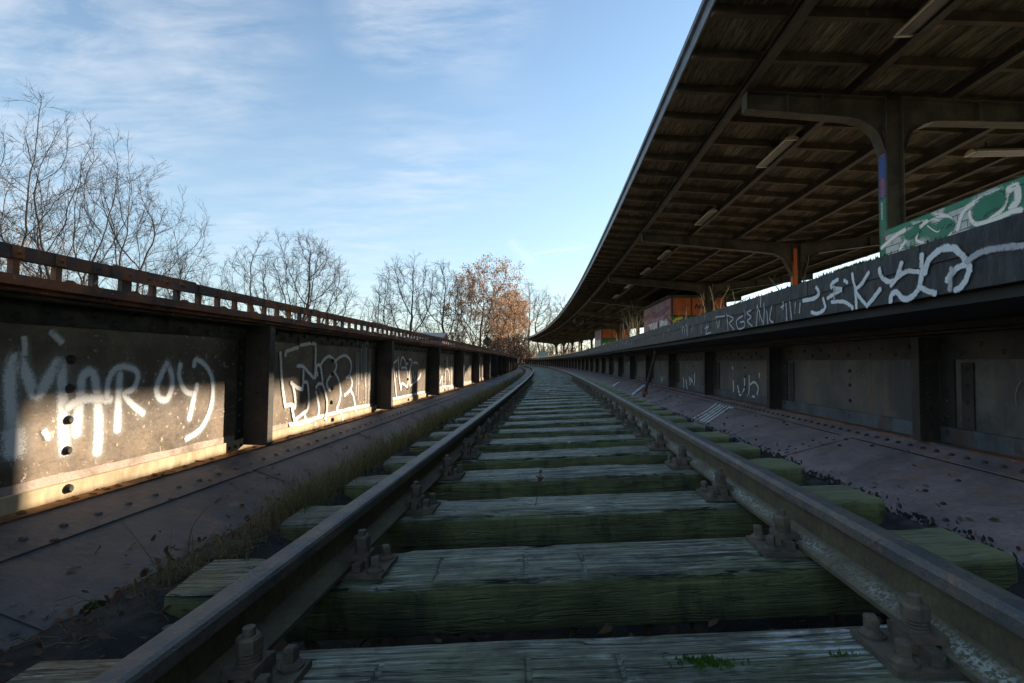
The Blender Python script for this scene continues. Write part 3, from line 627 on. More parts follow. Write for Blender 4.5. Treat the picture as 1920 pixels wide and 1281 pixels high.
# right girder wall
UR = 2.425
gr = empty('plate_girder', P(6, UR, -.5), 'shaded right girder wall below the platform edge, charcoal panels with faint tags', 'girder')
mb = MB(); sweep(mb, [(UR, .22), (UR, -.56), (UR+.02, -.56), (UR+.02, .22)], SR); web_r = mb
mb = MB(); sweep(mb, [(2.2, .215), (2.6, .215), (2.6, .25), (2.2, .25)], SR); sweep(mb, [(UR-.013, .042), (UR-.001, .042), (UR-.001, .213), (2.3, .213), (2.3, .2), (UR-.013, .2)], SR)
s = .8; k = 0
while s < 24: mb.rivet(P(s, UR-.013, .08 if k % 2 else .13), -tang(s)[1], .017, .014, 7); s += .15; k += 1
child_of(mb.build('top_flange', M['dark_steel']), gr)
mb = MB(); sweep(mb, [(UR-.012, -.485), (UR-.001, -.485), (UR-.001, -.385), (UR-.012, -.389)], SR); child_of(mb.build('bottom_angle', M['band_right']), gr)
mb = MB(); sweep(mb, [(2.32, -.506), (2.42, -.506), (2.42, -.485), (2.32, -.485)], SR); 
child_of(mb.build('ledge', M['rust']), gr)
POSTS_R = [.95, 3.47, 5.75, 8.1, 10.5, 12.9]+[15.3+2.4*k for k in range(33)]
for i, s in enumerate(POSTS_R):
    mb = MB(); T, Nn = tang(s)
    def L(ds, u, h): return P(s, u, h)+T*ds
    w_ = .13
    mb.box(L(.07, UR-.0125-w_/2, -.15), Nn*(w_/2), T*.008, Vector((0, 0, .335))); mb.box(L(0, UR-.0065, -.15), Nn*.0055, T*.06, Vector((0, 0, .335)))
    mb.box(L(-.16, UR-.006, -.18), Nn*.005, T*.045, Vector((0, 0, .2)))
    mb.box(L(.07, UR-.0185-w_, -.15), Nn*.0055, T*.035, Vector((0, 0, .335)))
    if i < 6:
        for k in range(6):
            h = -.42+.1*k; mb.rivet(L(0, UR-.012, h), -Nn, .014, .011, 7); mb.rivet(L(.062, UR-.08, h+.04), -T, .014, .008, 6)
            if k < 4: mb.rivet(L(-.16, UR-.011, h+.1), -Nn, .013, .01, 6)
    child_of(mb.build('stiffener', M['dark_steel']), gr)
mb = MB()
for s in (2.2, 4.55, 6.9, 9.3):
    for h in (-.43, -.3, -.17, -.05): mb.rivet(P(s, UR, h), -tang(s)[1], .017, .016, 8)
web_r.add(mb, 1)
def right_surf(s, h, l): return P(s, UR-l-(.012 if h < -.384 else 0), h)
g = Paint(right_surf)
def tr_r(zp, Z_, wd, mi=0): g.stroke([on_wall(x, y, UR) for x, y in px_pts(zp, *Z_)], wd, mi)
Z3 = (1300, 600, 6)
for zp in [[(450, 690), (453, 750), (455, 805)], [(500, 740), (520, 820), (545, 845), (575, 760), (575, 650)], [(630, 630), (630, 740), (625, 845)], [(640, 725), (690, 700), (730, 760), (720, 830)], [(640, 848), (690, 862), (740, 862)], [(890, 560), (870, 620), (830, 640)], [(860, 600), (900, 690), (850, 742)], [(440, 530), (446, 552)], [(745, 605), (745, 640)], [(890, 560), (897, 650)]]:
    tr_r(zp, Z3, .04, 0)
Z2 = (1080, 600, 8)
for zp in [[(1610, 870), (1620, 940), (1632, 1010)], [(1650, 900), (1665, 960), (1682, 1030)], [(1700, 860), (1710, 910), (1720, 970)], [(1720, 880), (1735, 900), (1752, 932)], [(1780, 800), (1782, 880), (1780, 975)], [(1290, 860), (1300, 930)], [(800, 640), (806, 680)]]:
    tr_r(zp, Z2, .06, 0)
Z4 = (1280, 440, 2.784)
for zp in [[(675, 728), (720, 745), (765, 772)], [(762, 708), (722, 760), (698, 812)], [(728, 740), (705, 790)], [(780, 760), (790, 800), (800, 740), (815, 790)], [(820, 740), (825, 800), (840, 750), (850, 810)], [(870, 720), (880, 800)], [(905, 710), (915, 790)], [(930, 800), (950, 730), (965, 810)], [(980, 720), (985, 830), (1010, 740)], [(800, 830), (830, 800), (840, 840), (860, 800), (880, 845)], [(900, 850), (930, 820), (960, 855), (1000, 820), (1060, 840)]]:
    tr_r(zp, Z4, .012, 1)
tr_r([(1750, 890), (1745, 830), (1770, 770), (1800, 760)], Z4, .02, 1)
web_r.add(g.mb, 2); child_of(web_r.build('web_plate', [M['web_right'], M['dark_steel'], M['spray_bold'], M['spray_faint']]), gr)
# white paint runs down the right inclined plate
def slope_surf(s, u, l): return P(s, u, hr(u)+.004+l)
g = Paint(slope_surf)
for zp in [[(280, 925), (160, 1020), (0, 1110)], [(330, 930), (200, 1030), (50, 1120)], [(375, 940), (240, 1030), (85, 1140)], [(400, 950), (260, 1050), (115, 1150)], [(440, 960), (300, 1060), (150, 1160)], [(470, 940), (440, 950), (400, 990)], [(280, 920), (350, 930), (440, 930), (480, 942)], [(310, 960), (260, 990)], [(395, 985), (440, 1000), (430, 970)]]:
    g.stroke([on_slope(x, y, hr) for x, y in px_pts(zp, *Z3)], .042, 0)
inc_r.add(g.mb, 1); child_of(inc_r.build('inclined_plate', [M['incline'], M['spray_thin'], M['dark_steel']]), deck)
# ================================================================== rails
def rail(u0, name_label, side):
    r = empty('rail', P(1, u0, hs(u0)-.15), name_label, 'rail', 'rails of the track')
    S = srange(-4, 104, .2, .5); c = CANT
    def pr(pts): return [(u0+du, hs(u0)+dh+c*du) for du, dh in pts]
    mb = MB(); sweep(mb, pr([(-.034, -.036), (-.0335, -.012), (-.029, -.004), (-.02, 0), (.02, 0), (.029, -.004), (.0335, -.012), (.034, -.036), (.009, -.048), (-.009, -.048)]), S, True, 0, False)
    child_of(mb.build('rail_head', M['rail_top']), r)
    mb = MB(); sweep(mb, pr([(-.009, -.046), (.009, -.046), (.0085, -.115), (-.0085, -.115)]), S); child_of(mb.build('rail_web', M['rail_web']), r)
    mb = MB()
    prof = pr([(-.0625, -.15), (-.0625, -.139), (-.0085, -.112), (.0085, -.112), (.0625, -.139), (.0625, -.15)])
    rows = [[P(s, u, h) for u, h in prof] for s in S]; vv = [0, .05, .75, .75, .05, 0]
    mb.grid(rows, False, lambda i, j: (S[i], [0, .1, .95, .95, .1, 0][j]))
    mb.quad(*[rows[0][k] for k in (0, 1, 4, 5)]); mb.grid([[r_[0], r_[5]] for r_ in rows]); child_of(mb.build('rail_foot', M['rail_lichen' if side == 'r' else 'rail_web']), r)
    return r
rail(-.7515, 'left running rail with dark inner side, weeds along its outer edge', 'l')
rail(.7515, 'right running rail with pale lichen along its foot', 'r')
# ================================================================== sleepers
def sleeper_mesh(seed, nx=44, wd=.262, hh=.152, notches=(), L=2.5):
    rg = random.Random(seed); xs = [-L/2+L*i/nx for i in range(nx+1)]
    for n in notches: xs += [n-.008, n-.004, n, n+.004, n+.008]
    xs = sorted(xs); b = .005; W = wd/2
    ys = [-W+b+(wd-2*b)*i/9 for i in range(10)]
    prof = [(-W, -hh+b), (-W, -hh*.66), (-W, -hh*.33), (-W, -b)]+[(y, 0) for y in ys]+[(W, -b), (W, -hh*.33), (W, -hh*.66), (W, -hh+b), (W-b, -hh), (-W+b, -hh)]
    cracks = [(rg.uniform(-W*.8, W*.8), rg.uniform(-1.2, .9), rg.uniform(.25, 1.1), rg.uniform(.004, .011)) for _ in range(9)]
    rows = []
    for x in xs:
        row = []
        for (y, z) in prof:
            q = Vector((x*1.4, y*7, z*7+seed*3.1)); d = noise.noise(q)*.0035+noise.noise(q*3.3)*.0022
            yy, zz = y, z
            if z > -hh*.9 and abs(y) >= W-1e-6: yy = y+d*1.1*(1 if y > 0 else -1)-(.007*max(0, noise.noise(Vector((x*5, seed, z*3)))))*(1 if y > 0 else -1)
            if z == 0:
                zz = d*.7+noise.noise(Vector((x*.9, seed*2., y)))*.006
                for cy, cx, cl, cd_ in cracks:
                    wob = cy+.012*math.sin(x*3+cx)
                    if cx < x < cx+cl and abs(y-wob) < .016: zz -= cd_*(1-abs(y-wob)/.016)
                for n in notches:
                    if abs(x-n-.03*y) < .006 and abs(y+.03) < .09: zz -= .007
                if abs(y) > W-.03 and noise.noise(Vector((x*4, y*3, seed*1.7))) > .2: zz -= .008
            if abs(abs(x)-L/2) < 1e-6: xx = x+noise.noise(Vector((y*20, z*20, seed)))*.01*(1 if x > 0 else -1)
            else: xx = x
            row.append(Vector((xx+.04, yy, zz)))
        rows.append(row)
    mb = MB(); mb.grid(rows, True, None, 0, True); mb.poly(rows[0]); mb.poly(rows[-1][::-1])
    return mb
def mesh_of(mb, name, mats):
    o = mb.build(name, mats); me = o.data; bpy.data.objects.remove(o); return me
def hexp(mb, c, r, h, sides=6, rot=.3, mi=0):
    a = [Vector(c)+Vector((math.cos(rot+2*math.pi*k/sides), math.sin(rot+2*math.pi*k/sides), 0))*r for k in range(sides)]
    t1 = [p+Vector((0, 0, h*.82)) for p in a]; t2 = [Vector(c)+(p-Vector(c))*.82+Vector((0, 0, h)) for p in a]
    mb.grid([a, t1, t2], True, None, mi); mb.poly(t2, mi)
M['iron'] = worn('rusty_track_iron', (.08, .066, .05), (.15, .11, .075), (.1, .13, .05), 16., .8, spot_scale=40, bumps=.7, bdist=.004)
# base plate: local origin under the rail foot on the sleeper top
mb = MB(); mb.box((0, 0, .008), (.172, 0, 0), (0, .08, 0), (0, 0, .007))
for sx in (-1, 1): mb.box((sx*.088, 0, .028), (.013, 0, 0), (0, .066, 0), (0, 0, .0125))
ME_plate = mesh_of(mb, 'base_plate', M['iron'])
mb = MB()                                                    # clamp, spring washers, stud and nut
mb.box((-.078, 0, .047), (.034, 0, 0), (0, .033, 0), (0, 0, .0085)); mb.box((-.051, 0, .032), (.007, 0, 0), (0, .031, 0), (0, 0, .009)); mb.box((-.107, 0, .0345), (.006, 0, 0), (0, .0295, 0), (0, 0, .0175))
for k in range(3): mb.tube([(-.084, 0, .056+.007*k), (-.084, 0, .0615+.007*k)], .0235, 14)
hexp(mb, (-.084, 0, .077), .026, .03, 6); mb.tube([(-.084, 0, .1), (-.084, 0, .122)], .0125, 8)
ME_clamp = mesh_of(mb, 'clamp_bolt', M['iron'])
mb = MB(); mb.tube([(0, 0, .015), (0, 0, .021)], .026, 12); mb.tube([(0, 0, .02), (0, 0, .03)], [.023, .015], 12); hexp(mb, (0, 0, .027), .0165, .03, 4, .5)
ME_screw = mesh_of(mb, 'sleeper_screw', M['iron'])
def newobj(name, me, par=None, mat=None):
    o = bpy.data.objects.new(name, me); COL.objects.link(o)
    if par: o.parent = par
    if mat is not None: o.matrix_local = mat
    return o
rg = random.Random(77)
SL_S = [1.06, 1.665, 2.29, 2.95, 3.57, 4.19]
while SL_S[-1] < 100: SL_S.append(SL_S[-1]+.615+rg.uniform(-.025, .025))
SL_S = [.43]+SL_S
ME_far = [mesh_of(sleeper_mesh(100+i, 10), 'sleeper_timber', M['sleeper']) for i in range(4)]
ords = ['', 'first', 'second', 'third', 'fourth', 'fifth', 'sixth', 'seventh', 'eighth', 'ninth', 'tenth', 'eleventh', 'twelfth']
SPEC = {1: 'nearest sleeper at the bottom edge, with a bright moss tuft and white flaking', 2: 'second sleeper from the bottom edge, thick and green-faced with three sawn notches on top'}
G_SL = 'weathered sleepers under the track'
for i, s in enumerate(SL_S):
    near = i <= 26
    notch = {1: (-.47, -.16, .03), 2: (-.47, -.2, -.02)}.get(i, ())
    ang = (.088 if i <= 5 else .06)+rg.uniform(-.012, .012)
    a = Ctr(s)[2]
    X = Vector((math.cos(a-ang*-1), -math.sin(a-ang*-1), 0))
    # lateral axis leans forward to the right by the skew
    aa = a-ang; X = Vector((math.cos(aa), -math.sin(aa), 0)); Y = Vector((math.sin(aa), math.cos(aa), 0))
    X = (X+Vector((0, 0, CANT))).normalized(); Zv = X.cross(Y).normalized()
    loc = P(s, 0, -.621)+Vector((0, 0, rg.uniform(-.004, .002)))
    mat = Matrix((X, Y, Zv)).transposed().to_4x4(); mat.translation = loc
    if i == 0: lab = 'sleeper just below the bottom edge of the photo under the camera'
    elif i in SPEC: lab = SPEC[i]
    elif i <= 12: lab = '%s mossy sleeper counted up from the bottom edge of the photo' % ords[i]
    else: lab = 'worn green sleeper in the far run of track, past the twelfth sleeper'
    if near:
        root = empty('railway_sleeper', (0, 0, 0), lab, 'railway sleeper', G_SL); root.matrix_world = mat
        me = mesh_of(sleeper_mesh(i+1, 52 if i < 10 else 26, .268 if i in (1, 2) else rg.uniform(.245, .262), .15, notch), 'timber', M['sleeper_flaky' if i == 1 else 'sleeper'])
        newobj('timber', me, root)
        for u0 in (-.7515, .7515):
            k = (u0)/math.cos(ang)
            pm = Matrix.Translation((k, 0, 0)) @ Matrix.Rotation(-ang, 4, 'Z')
            bp = newobj('base_plate', ME_plate, root, pm)
            if i <= 16:
                for r_ in (0, math.pi):
                    newobj('clamp_bolt', ME_clamp, bp, Matrix.Rotation(r_, 4, 'Z'))
                for sx, sy in ((-.142, -.05), (-.142, .05), (.142, -.05), (.142, .05)):
                    if i == 1 and sx < 0 and sy < 0 and u0 < 0: continue
                    newobj('sleeper_screw', ME_screw, bp, Matrix.Translation((sx, sy, 0)) @ Matrix.Rotation(rg.uniform(0, 1.5), 4, 'Z'))
            else:
                for r_ in (0, math.pi): newobj('clamp_bolt', ME_clamp, bp, Matrix.Rotation(r_, 4, 'Z'))
    else:
        o = newobj('railway_sleeper', ME_far[i % 4]); o.matrix_world = mat; tag(o, lab, 'railway sleeper', G_SL)
# bright moss on the nearest sleeper
mb = MB(); rg = random.Random(9)
for c_, n_, sp_ in ((on_slope(1322, 1240, lambda u: -.621+CANT*u), 260, .028), (on_slope(1580, 1228, lambda u: -.621+CANT*u), 40, .016)):
    for _ in range(n_):
        s, u = c_[0]+rg.gauss(0, sp_*.35), c_[1]+rg.gauss(0, sp_); b = P(s, u, -.624+CANT*u); hgt = rg.uniform(.004, .013); d = Vector((rg.uniform(-1, 1), rg.uniform(-1, 1), 0))*.004
        mb.tri(b-d, b+d, b+Vector((rg.uniform(-.003, .003), rg.uniform(-.003, .003), hgt)))
tag(mb.build('moss', M['moss']), 'bright green moss tufts growing on the nearest sleeper', 'moss', kind='stuff')
# ================================================================== loose stuff on the deck
rg = random.Random(31)
mb = MB()
def leaf(mb, c, r, rg, flat=.5):
    a = Vector((rg.uniform(-1, 1), rg.uniform(-1, 1), rg.uniform(-flat, flat))).normalized(); n = Vector((rg.uniform(-flat, flat), rg.uniform(-flat, flat), 1)).normalized(); b = n.cross(a).normalized()
    k = rg.uniform(.35, .6); up = n*r*rg.uniform(.1, .5)
    p = [c-a*r, c-a*r*.3+b*r*k+up, c+a*r*.5+b*r*k*.7+up*.6, c+a*r, c+a*r*.5-b*r*k*.7+up*.7, c-a*r*.3-b*r*k+up*.3]
    mb.poly(p)
for _ in range(5200):
    s = rg.uniform(.5, 9)**1.0; u = rg.uniform(-1.25, 1.3)
    c_ = P(s, u, -.79+CANT*u+rg.uniform(-.02, .025)); leaf(mb, c_, rg.uniform(.018, .04), rg, .9)
for _ in range(900):
    s = rg.uniform(.8, 8); u = -1.3-rg.random()*.16; c_ = P(s, u, hl(u)+rg.uniform(.0, .05)); leaf(mb, c_, rg.uniform(.012, .028), rg, .9)
for _ in range(330):
    s = rg.uniform(1.0, 3.4); u = rg.gauss(-1.3, .08); c_ = P(s, u, max(-.715, hl(u)+.01)+rg.uniform(-.01, .022)); leaf(mb, c_, rg.uniform(.009, .021), rg, 1.)
for _ in range(420):
    s = rg.uniform(1.2, 12); side = rg.random() < .5; u = (1.5+abs(rg.gauss(0, .25))) if side else (-1.45-abs(rg.gauss(0, .16)))
    if u > 2.25 or u < -1.9: continue
    leaf(mb, P(s, u, (hr(u) if side else hl(u))+.008), rg.uniform(.008, .022), rg, .5)
tag(mb.build('leaf_litter', M['leaf_dead']), 'dead brown leaves drifted between the sleepers', 'leaves', kind='stuff')
mb = MB(); S = srange(-4, LEND, .05, .5)
rows = []
for s in S:
    q = noise.noise(Vector((s*1.7, 1, 0)))*.05+noise.noise(Vector((s*7, 1, 0)))*.03
    rows.append([P(s, -1.02, -.80), P(s, -1.22, -.72+q*.4), P(s, -1.33+q*.3, -.728+q*.5+noise.noise(Vector((s*19, 4, 0)))*.012), P(s, -1.45+q, hl(-1.45)+.01), P(s, -1.5+q, hl(-1.5)-.02)])
mb.grid(rows, False, None, 0, False); tag(mb.build('soil', M['debris']), 'dark soil banked up along the left sleeper ends', 'soil', kind='stuff')
mb = MB(); rows = []
for s in S:
    q = noise.noise(Vector((s*2.1, 7, 0)))*.09+noise.noise(Vector((s*9, 7, 0)))*.05; r1 = [noise.noise(Vector((s*21, k*3.1, 5)))*.018 for k in range(6)]
    row = []
    for k in range(15):
        f = k/14; u = .98+f*.72+q*f
        base_h = -.72+.10*sstep(.25, .5, f)-.0*f; inc = hr(u)
        h = base_h if u < 1.34 else max(inc-.03, (base_h*(1-sstep(.45, .95, f))+(inc-.012)*sstep(.45, .95, f)))
        h += noise.noise(Vector((s*16, u*16, 5)))*.016+noise.noise(Vector((s*42, u*42, 9)))*.01
        row.append(P(s, u, h))
    rows.append(row)
mb.grid(rows, False, None, 0, False)
rg = random.Random(17)
for _ in range(4200):
    s = rg.uniform(1.2, 8); u = rg.gauss(1.46, .07)+noise.noise(Vector((s*2.1, 7, 0)))*.07
    if u < 1.3: continue
    c_ = P(s, u, max(hr(u)+.015, -.68)+rg.uniform(-.01, .012)); r_ = rg.uniform(.002, .009)
    mb.box(c_, Vector((rg.uniform(-1, 1), rg.uniform(-1, 1), rg.uniform(-1, 1))).normalized()*r_, Vector((rg.uniform(-1, 1), rg.uniform(-1, 1), rg.uniform(-1, 1))).normalized()*r_*.8, (0, 0, r_*.6))
tag(mb.build('grit', M['debris']), 'black crumbling grit heaped along the right sleeper ends', 'grit', kind='stuff')
# grass and dry stalks on the left edge
def blade(mb, b, h, lean, w, rg, seg=3):
    d = Vector((rg.uniform(-1, 1), rg.uniform(-1, 1), 0)); d = d.normalized() if d.length > 1e-3 else Vector((1, 0, 0)); side = Vector((-d.y, d.x, 0)); pts = []
    for i in range(seg+1):
        t_ = i/seg; p = b+Vector((0, 0, h*(t_-lean*.35*t_*t_)))+d*h*lean*t_*t_; ww = w*(1-t_*.9)
        pts.append([p-side*ww, p+side*ww])
    mb.grid(pts)
mg = MB(); md = MB(); rg = random.Random(6)
for cs, n_, sd_, cu, hgt in ((2.32, 260, .1, -1.3, .1), (2.55, 300, .14, -1.34, .12), (2.95, 320, .18, -1.36, .11), (3.5, 360, .25, -1.38, .13), (4.3, 420, .35, -1.4, .13), (5.4, 500, .5, -1.4, .14), (6.8, 520, .7, -1.42, .14), (8.6, 520, .9, -1.42, .15), (11, 460, 1.4, -1.42, .16), (15, 400, 2.2, -1.42, .17), (1.75, 90, .12, -1.3, .08), (22, 400, 4, -1.42, .2)):
    hgt *= 1.45
    for _ in range(int(n_*1.7)):
        s = rg.gauss(cs, sd_); u = rg.gauss(cu+.05, .05); b = P(s, u, max(hl(u), -.72)+.002)
        if s < 1.2: continue
        dry = rg.random() < .42
        blade(md if dry else mg, b, rg.uniform(.4, 1.25)*hgt, rg.uniform(.2, 1.3), .0016 if s < 5 else .003, rg)
for cs, cu, n_, hh in ((1.62, -1.3, 70, .15), (1.75, -1.27, 50, .12), (2.05, -1.3, 60, .13), (2.36, -1.28, 130, .17), (2.5, -1.3, 120, .17), (2.75, -1.32, 90, .16), (3.1, -1.34, 80, .15), (3.7, -1.36, 80, .16)):
    for k_ in range(n_):
        b = P(rg.gauss(cs, .05), rg.gauss(cu, .035), -.725); blade(md if rg.random() < .6 else mg, b, hh*rg.uniform(.35, 1.25), rg.uniform(.3, 1.5), rg.uniform(.0009, .0018), rg, 5)
for _ in range(150):
    s = rg.uniform(2.2, 6.5); u = rg.gauss(-1.4, .07); b = P(s, u, max(hl(u), -.76)); blade(md, b, rg.uniform(.12, .3), rg.uniform(.1, .8), .001, rg, 4)
tag(mg.build('grass', M['grass']), 'green winter grass growing along the left sleeper ends', 'grass', kind='stuff')
tag(md.build('dry_grass', M['grass_dry']), 'pale dry grass blades among the green along the left edge', 'grass', kind='stuff')
def stalk_weed(name, pts, label, r=.0022, mat='grass_dry'):
    mb = MB()
    for p, rr in pts: mb.tube(p, [rr*(1-.7*i/(len(p)-1)) for i in range(len(p))], 5)
    return tag(mb.build(name, M[mat]), label, 'weed')
def slope_l(x, y): return on_slope(x, y, hl)
def up_from(base, px, py):
    """a point above/beside base at the same distance from the viewer along (px,py)"""
    d = base.y; r = ray(px, py); return Vector((r[0]/r[1]*d, d, r[2]/r[1]*d+Z0))
for bx, by, tips, lab in ((292, 1058, [(255, 1010), (218, 972)], 'long dry stalk leaning left out of the near-left weed tuft'), (310, 1075, [(318, 1040), (319, 985)], 'dark upright stalk in the near-left weed tuft'), (380, 1052, [(385, 1020), (412, 983)], 'pale forked stalk standing right of the near-left weed tuft'),
                          (352, 1040, [(360, 990), (388, 950)], 'thin dry stalk curving right above the near-left weed tuft'), (510, 945, [(500, 910), (496, 890)], 'upright dry stalk on the second grass tuft from the left'), (525, 950, [(480, 930), (455, 935)], 'arched dry stalk over the second grass tuft from the left')):
    s, u = on_slope(bx, by, lambda u: -.74); base = P(s, u, -.745)
    pts = [base]+[up_from(base, x, y)+Vector((0, .01*k, 0)) for k, (x, y) in enumerate(tips)]
    stalk_weed('dry_weed', [(catmull([tuple(p) for p in pts], 4), .0022)], lab)
s, u = on_slope(1003, 948, lambda u: -.62+CANT*u); base = P(s, u, -.64); wd_ = []
tp = up_from(base, 1012, 885); wd_.append(([base, base.lerp(tp, .5)+Vector((.006, 0, 0)), tp], .0022))
wo_ = tag(MB().build('dead_weed', M['bark']) if False else stalk_weed('dead_weed', wd_, 'small dead brown weed standing between the sleepers in mid-track', mat='twig_red'), None, 'weed')
mb = MB(); rg = random.Random(3)
for _ in range(16): leaf(mb, tp+Vector((rg.gauss(0, .006), rg.gauss(0, .006), rg.uniform(-.05, .006))), rg.uniform(.007, .014), rg, 1.)
mb.build('leaf', M['leaf_dead'], wo_)
mb = MB(); rg = random.Random(13)                      # moss cushion by the near left
s, u = on_slope(178, 1145, hl); c0 = P(s, u, hl(u))
for _ in range(900):
    a = rg.uniform(0, 6.28); r_ = .04*math.sqrt(rg.random()); b = c0+Vector((math.cos(a)*r_, math.sin(a)*r_, .02*(1-(r_/.04)**2))); d = Vector((rg.uniform(-1, 1), rg.uniform(-1, 1), 0))*.003
    mb.tri(b-d, b+d, b+Vector((rg.uniform(-.004, .004), rg.uniform(-.004, .004), rg.uniform(.004, .01))))
tag(mb.build('moss_cushion', worn('dark_moss', (.03, .055, .01), (.05, .08, .015), None, 60., .95, bumps=0.)), 'round dark green moss cushion on the left inclined plate', 'moss')
mb = MB(); rg = random.Random(14)                       # twigs lying in the near left debris
for _ in range(110):
    s = rg.uniform(1.05, 2.2); u = rg.gauss(-1.29, .08); c_ = P(s, u, -.715+rg.uniform(-.01, .03)); d = Vector((rg.uniform(-1, 1), rg.uniform(-1, 1), rg.uniform(-.15, .25))).normalized()*rg.uniform(.015, .06); k_ = Vector((rg.gauss(0, .008), rg.gauss(0, .008), rg.uniform(0, .012)))
    mb.tube([c_-d, c_-d*.3+k_, c_+d*.4-k_*.5, c_+d], [.0011, .001, .0009, .0005], 4)
tag(mb.build('twig_litter', M['grass_dry']), 'broken pale twigs lying in the near left debris', 'twigs', kind='stuff')
mb = MB(); rg = random.Random(15)
for s0, s1, u0, sg, n_ in ((4.6, 6.6, -1.25, .07, 34), (2, 7, 1.5, .05, 14), (1.1, 5, 0, .5, 5), (8, 22, .5, .5, 40), (8, 22, -1.25, .1, 20)):
    for _ in range(n_):
        s = rg.uniform(s0, s1); u = rg.gauss(u0, sg); hgt = (-.615+CANT*u) if abs(u) < 1.3 else hr(u)+.03
        c_ = P(s, u, hgt); r_ = rg.uniform(.0015, .006)*(1+.12*s); a = Vector((rg.uniform(-1, 1), rg.uniform(-1, 1), rg.uniform(-.2, .3))).normalized()*r_
        mb.box(c_, a, Vector((-a.y, a.x, 0)).normalized()*r_*rg.uniform(.3, .7), (0, 0, .0015))
tag(mb.build('litter', M['white_plastic']), 'small white scraps scattered over the sleepers', 'litter', kind='stuff')
def plank(name, a, b, wd, th, mat, label, cat):
    mb = MB(); a = Vector(a); b = Vector(b); d = (b-a)/2; n = Vector((-d.y, d.x, 0)).normalized()
    up = d.cross(n).normalized(); k = 5; rows = []
    for i in range(k+1):
        t_ = i/k; c_ = a.lerp(b, t_)+up*.004*math.sin(3*t_); rows.append([c_-n*wd, c_+n*wd, c_+n*wd+up*th, c_-n*wd+up*th])
    mb.grid(rows, True); mb.poly(rows[0][::-1]); mb.poly(rows[-1]); return tag(mb.build(name, M[mat]), label, cat)
for (x0, y0, x1, y1), lab in (((1187, 741, 1209, 725), 'white batten leaning on the right inclined plate beside the dark pole'), ((1150, 725, 1162, 719), 'small white offcut on the right inclined plate farther than the batten')):
    s0, u0 = on_slope(x0, y0, hr); s1, u1 = on_slope(x1, y1, hr); plank('white_batten', P(s0, u0, hr(u0)+.01), P(s1, u1, hr(u1)+.02), .035, .02, 'white_plastic', lab, 'batten')
# dark leaning pole
s1, u1 = on_slope(1207, 745, hr); b = P(s1, u1, hr(u1)); tp = P(s1-.9, 2.2, .28)
r = ray(1232, 652); tp = Vector((r[0]/r[1]*(b.y-.25), b.y-.25, r[2]/r[1]*(b.y-.25)+Z0))
pl_ = empty('leaning_pole', b, 'dark steel pole leaning against the shaded right girder', 'pole')
mb = MB(); mb.tube([b, b.lerp(tp, .5), tp], .028, 8); child_of(mb.build('pole', M['dark_steel']), pl_)
mb = MB(); q = b.lerp(tp, .1); mb.box(q, (.05, 0, 0), (0, .03, 0), (0, 0, .04)); mb.box(b.lerp(tp, .92), (.04, 0, 0), (0, .03, 0), (0, 0, .03)); child_of(mb.build('bracket', M['rust']), pl_)
# cable loop hanging below the platform edge
mb = MB(); pts = []
for k in range(9):
    t_ = k/8; pts.append(P(12.2+1.1*t_, UP+.2, .25-.12*math.sin(math.pi*t_)))
mb.tube(pts, .012, 6); tag(mb.build('hanging_cable', M['coping']), 'slack cable loop hanging under the platform overhang', 'cable')
# ================================================================== platform canopy
UV_ = 6.6; UE0 = 1.62; UE1 = 11.45; CEND = 91.
def hroof(u): return 3.85-.075*(u-2.4) if u < UV_ else 3.535+.105*(u-UV_)
cn = empty('platform_canopy', P(6, UV_, 3.6), 'long curving platform roof of dark boards on rafters with grey edge strip', 'canopy')
mb = MB(); rg = random.Random(12)
RAF = [-4.+.8*k for k in range(119)]
us = [UE0, 2.5, 3.14, 3.78, 4.4, 5.0, 5.6, 6.1, UV_, 7.1, 7.7, 8.3, 8.9, 9.5, 10.1, 10.7, UE1]
holes = set()
for (x, y) in ((1153, 561), (1150, 575), (1145, 582)):
    s, u = on_slope(x, y, hroof); holes.add((int((s+4)/.8), max(j for j in range(len(us)-1) if us[j] <= u)))
for i in range(len(RAF)-1):
    s0, s1 = RAF[i], RAF[i+1]
    for j in range(len(us)-1):
        if (i, j) in holes:
            f = .55; a, b = us[j]+.1, us[j]+(us[j+1]-us[j])*f
            cells = [(s0, s1, b, us[j+1]), (s0, s1, us[j], a)]
        else: cells = [(s0, s1, us[j], us[j+1])]
        for (a0, a1, ua, ub) in cells:
            k = [P(a0, ua, hroof(ua)), P(a0, ub, hroof(ub)), P(a1, ub, hroof(ub)), P(a1, ua, hroof(ua))]
            mb.quad(k[0], k[1], k[2], k[3], [(a0, ua), (a0, ub), (a1, ub), (a1, ua)], 0); up = Vector((0, 0, .07))
            mb.quad(k[3]+up, k[2]+up, k[1]+up, k[0]+up, [(a1, ua), (a1, ub), (a0, ub), (a0, ua)], 1)
e0, e1 = RAF[0], RAF[-1]
for s in (e0, e1):
    for j in range(len(us)-1):
        a, b = us[j], us[j+1]; mb.quad(P(s, a, hroof(a)), P(s, b, hroof(b)), P(s, b, hroof(b)+.07), P(s, a, hroof(a)+.07))
child_of(mb.build('roof_boarding', [M['boards'], M['roof_felt']]), cn)
SC = srange(-4, e1, .4, .8); ov = Vector
mb = MB(); sweep(mb, [(UE0-.02, hroof(UE0)-.07), (UE0, hroof(UE0)-.07), (UE0, hroof(UE0)+.15), (UE0-.02, hroof(UE0)+.15)], SC)
sweep(mb, [(UE0-.055, hroof(UE0)+.1), (UE0-.021, hroof(UE0)+.08), (UE0-.021, hroof(UE0)+.17), (UE0-.055, hroof(UE0)+.17)], SC)
child_of(mb.build('fascia', M['fascia']), cn)
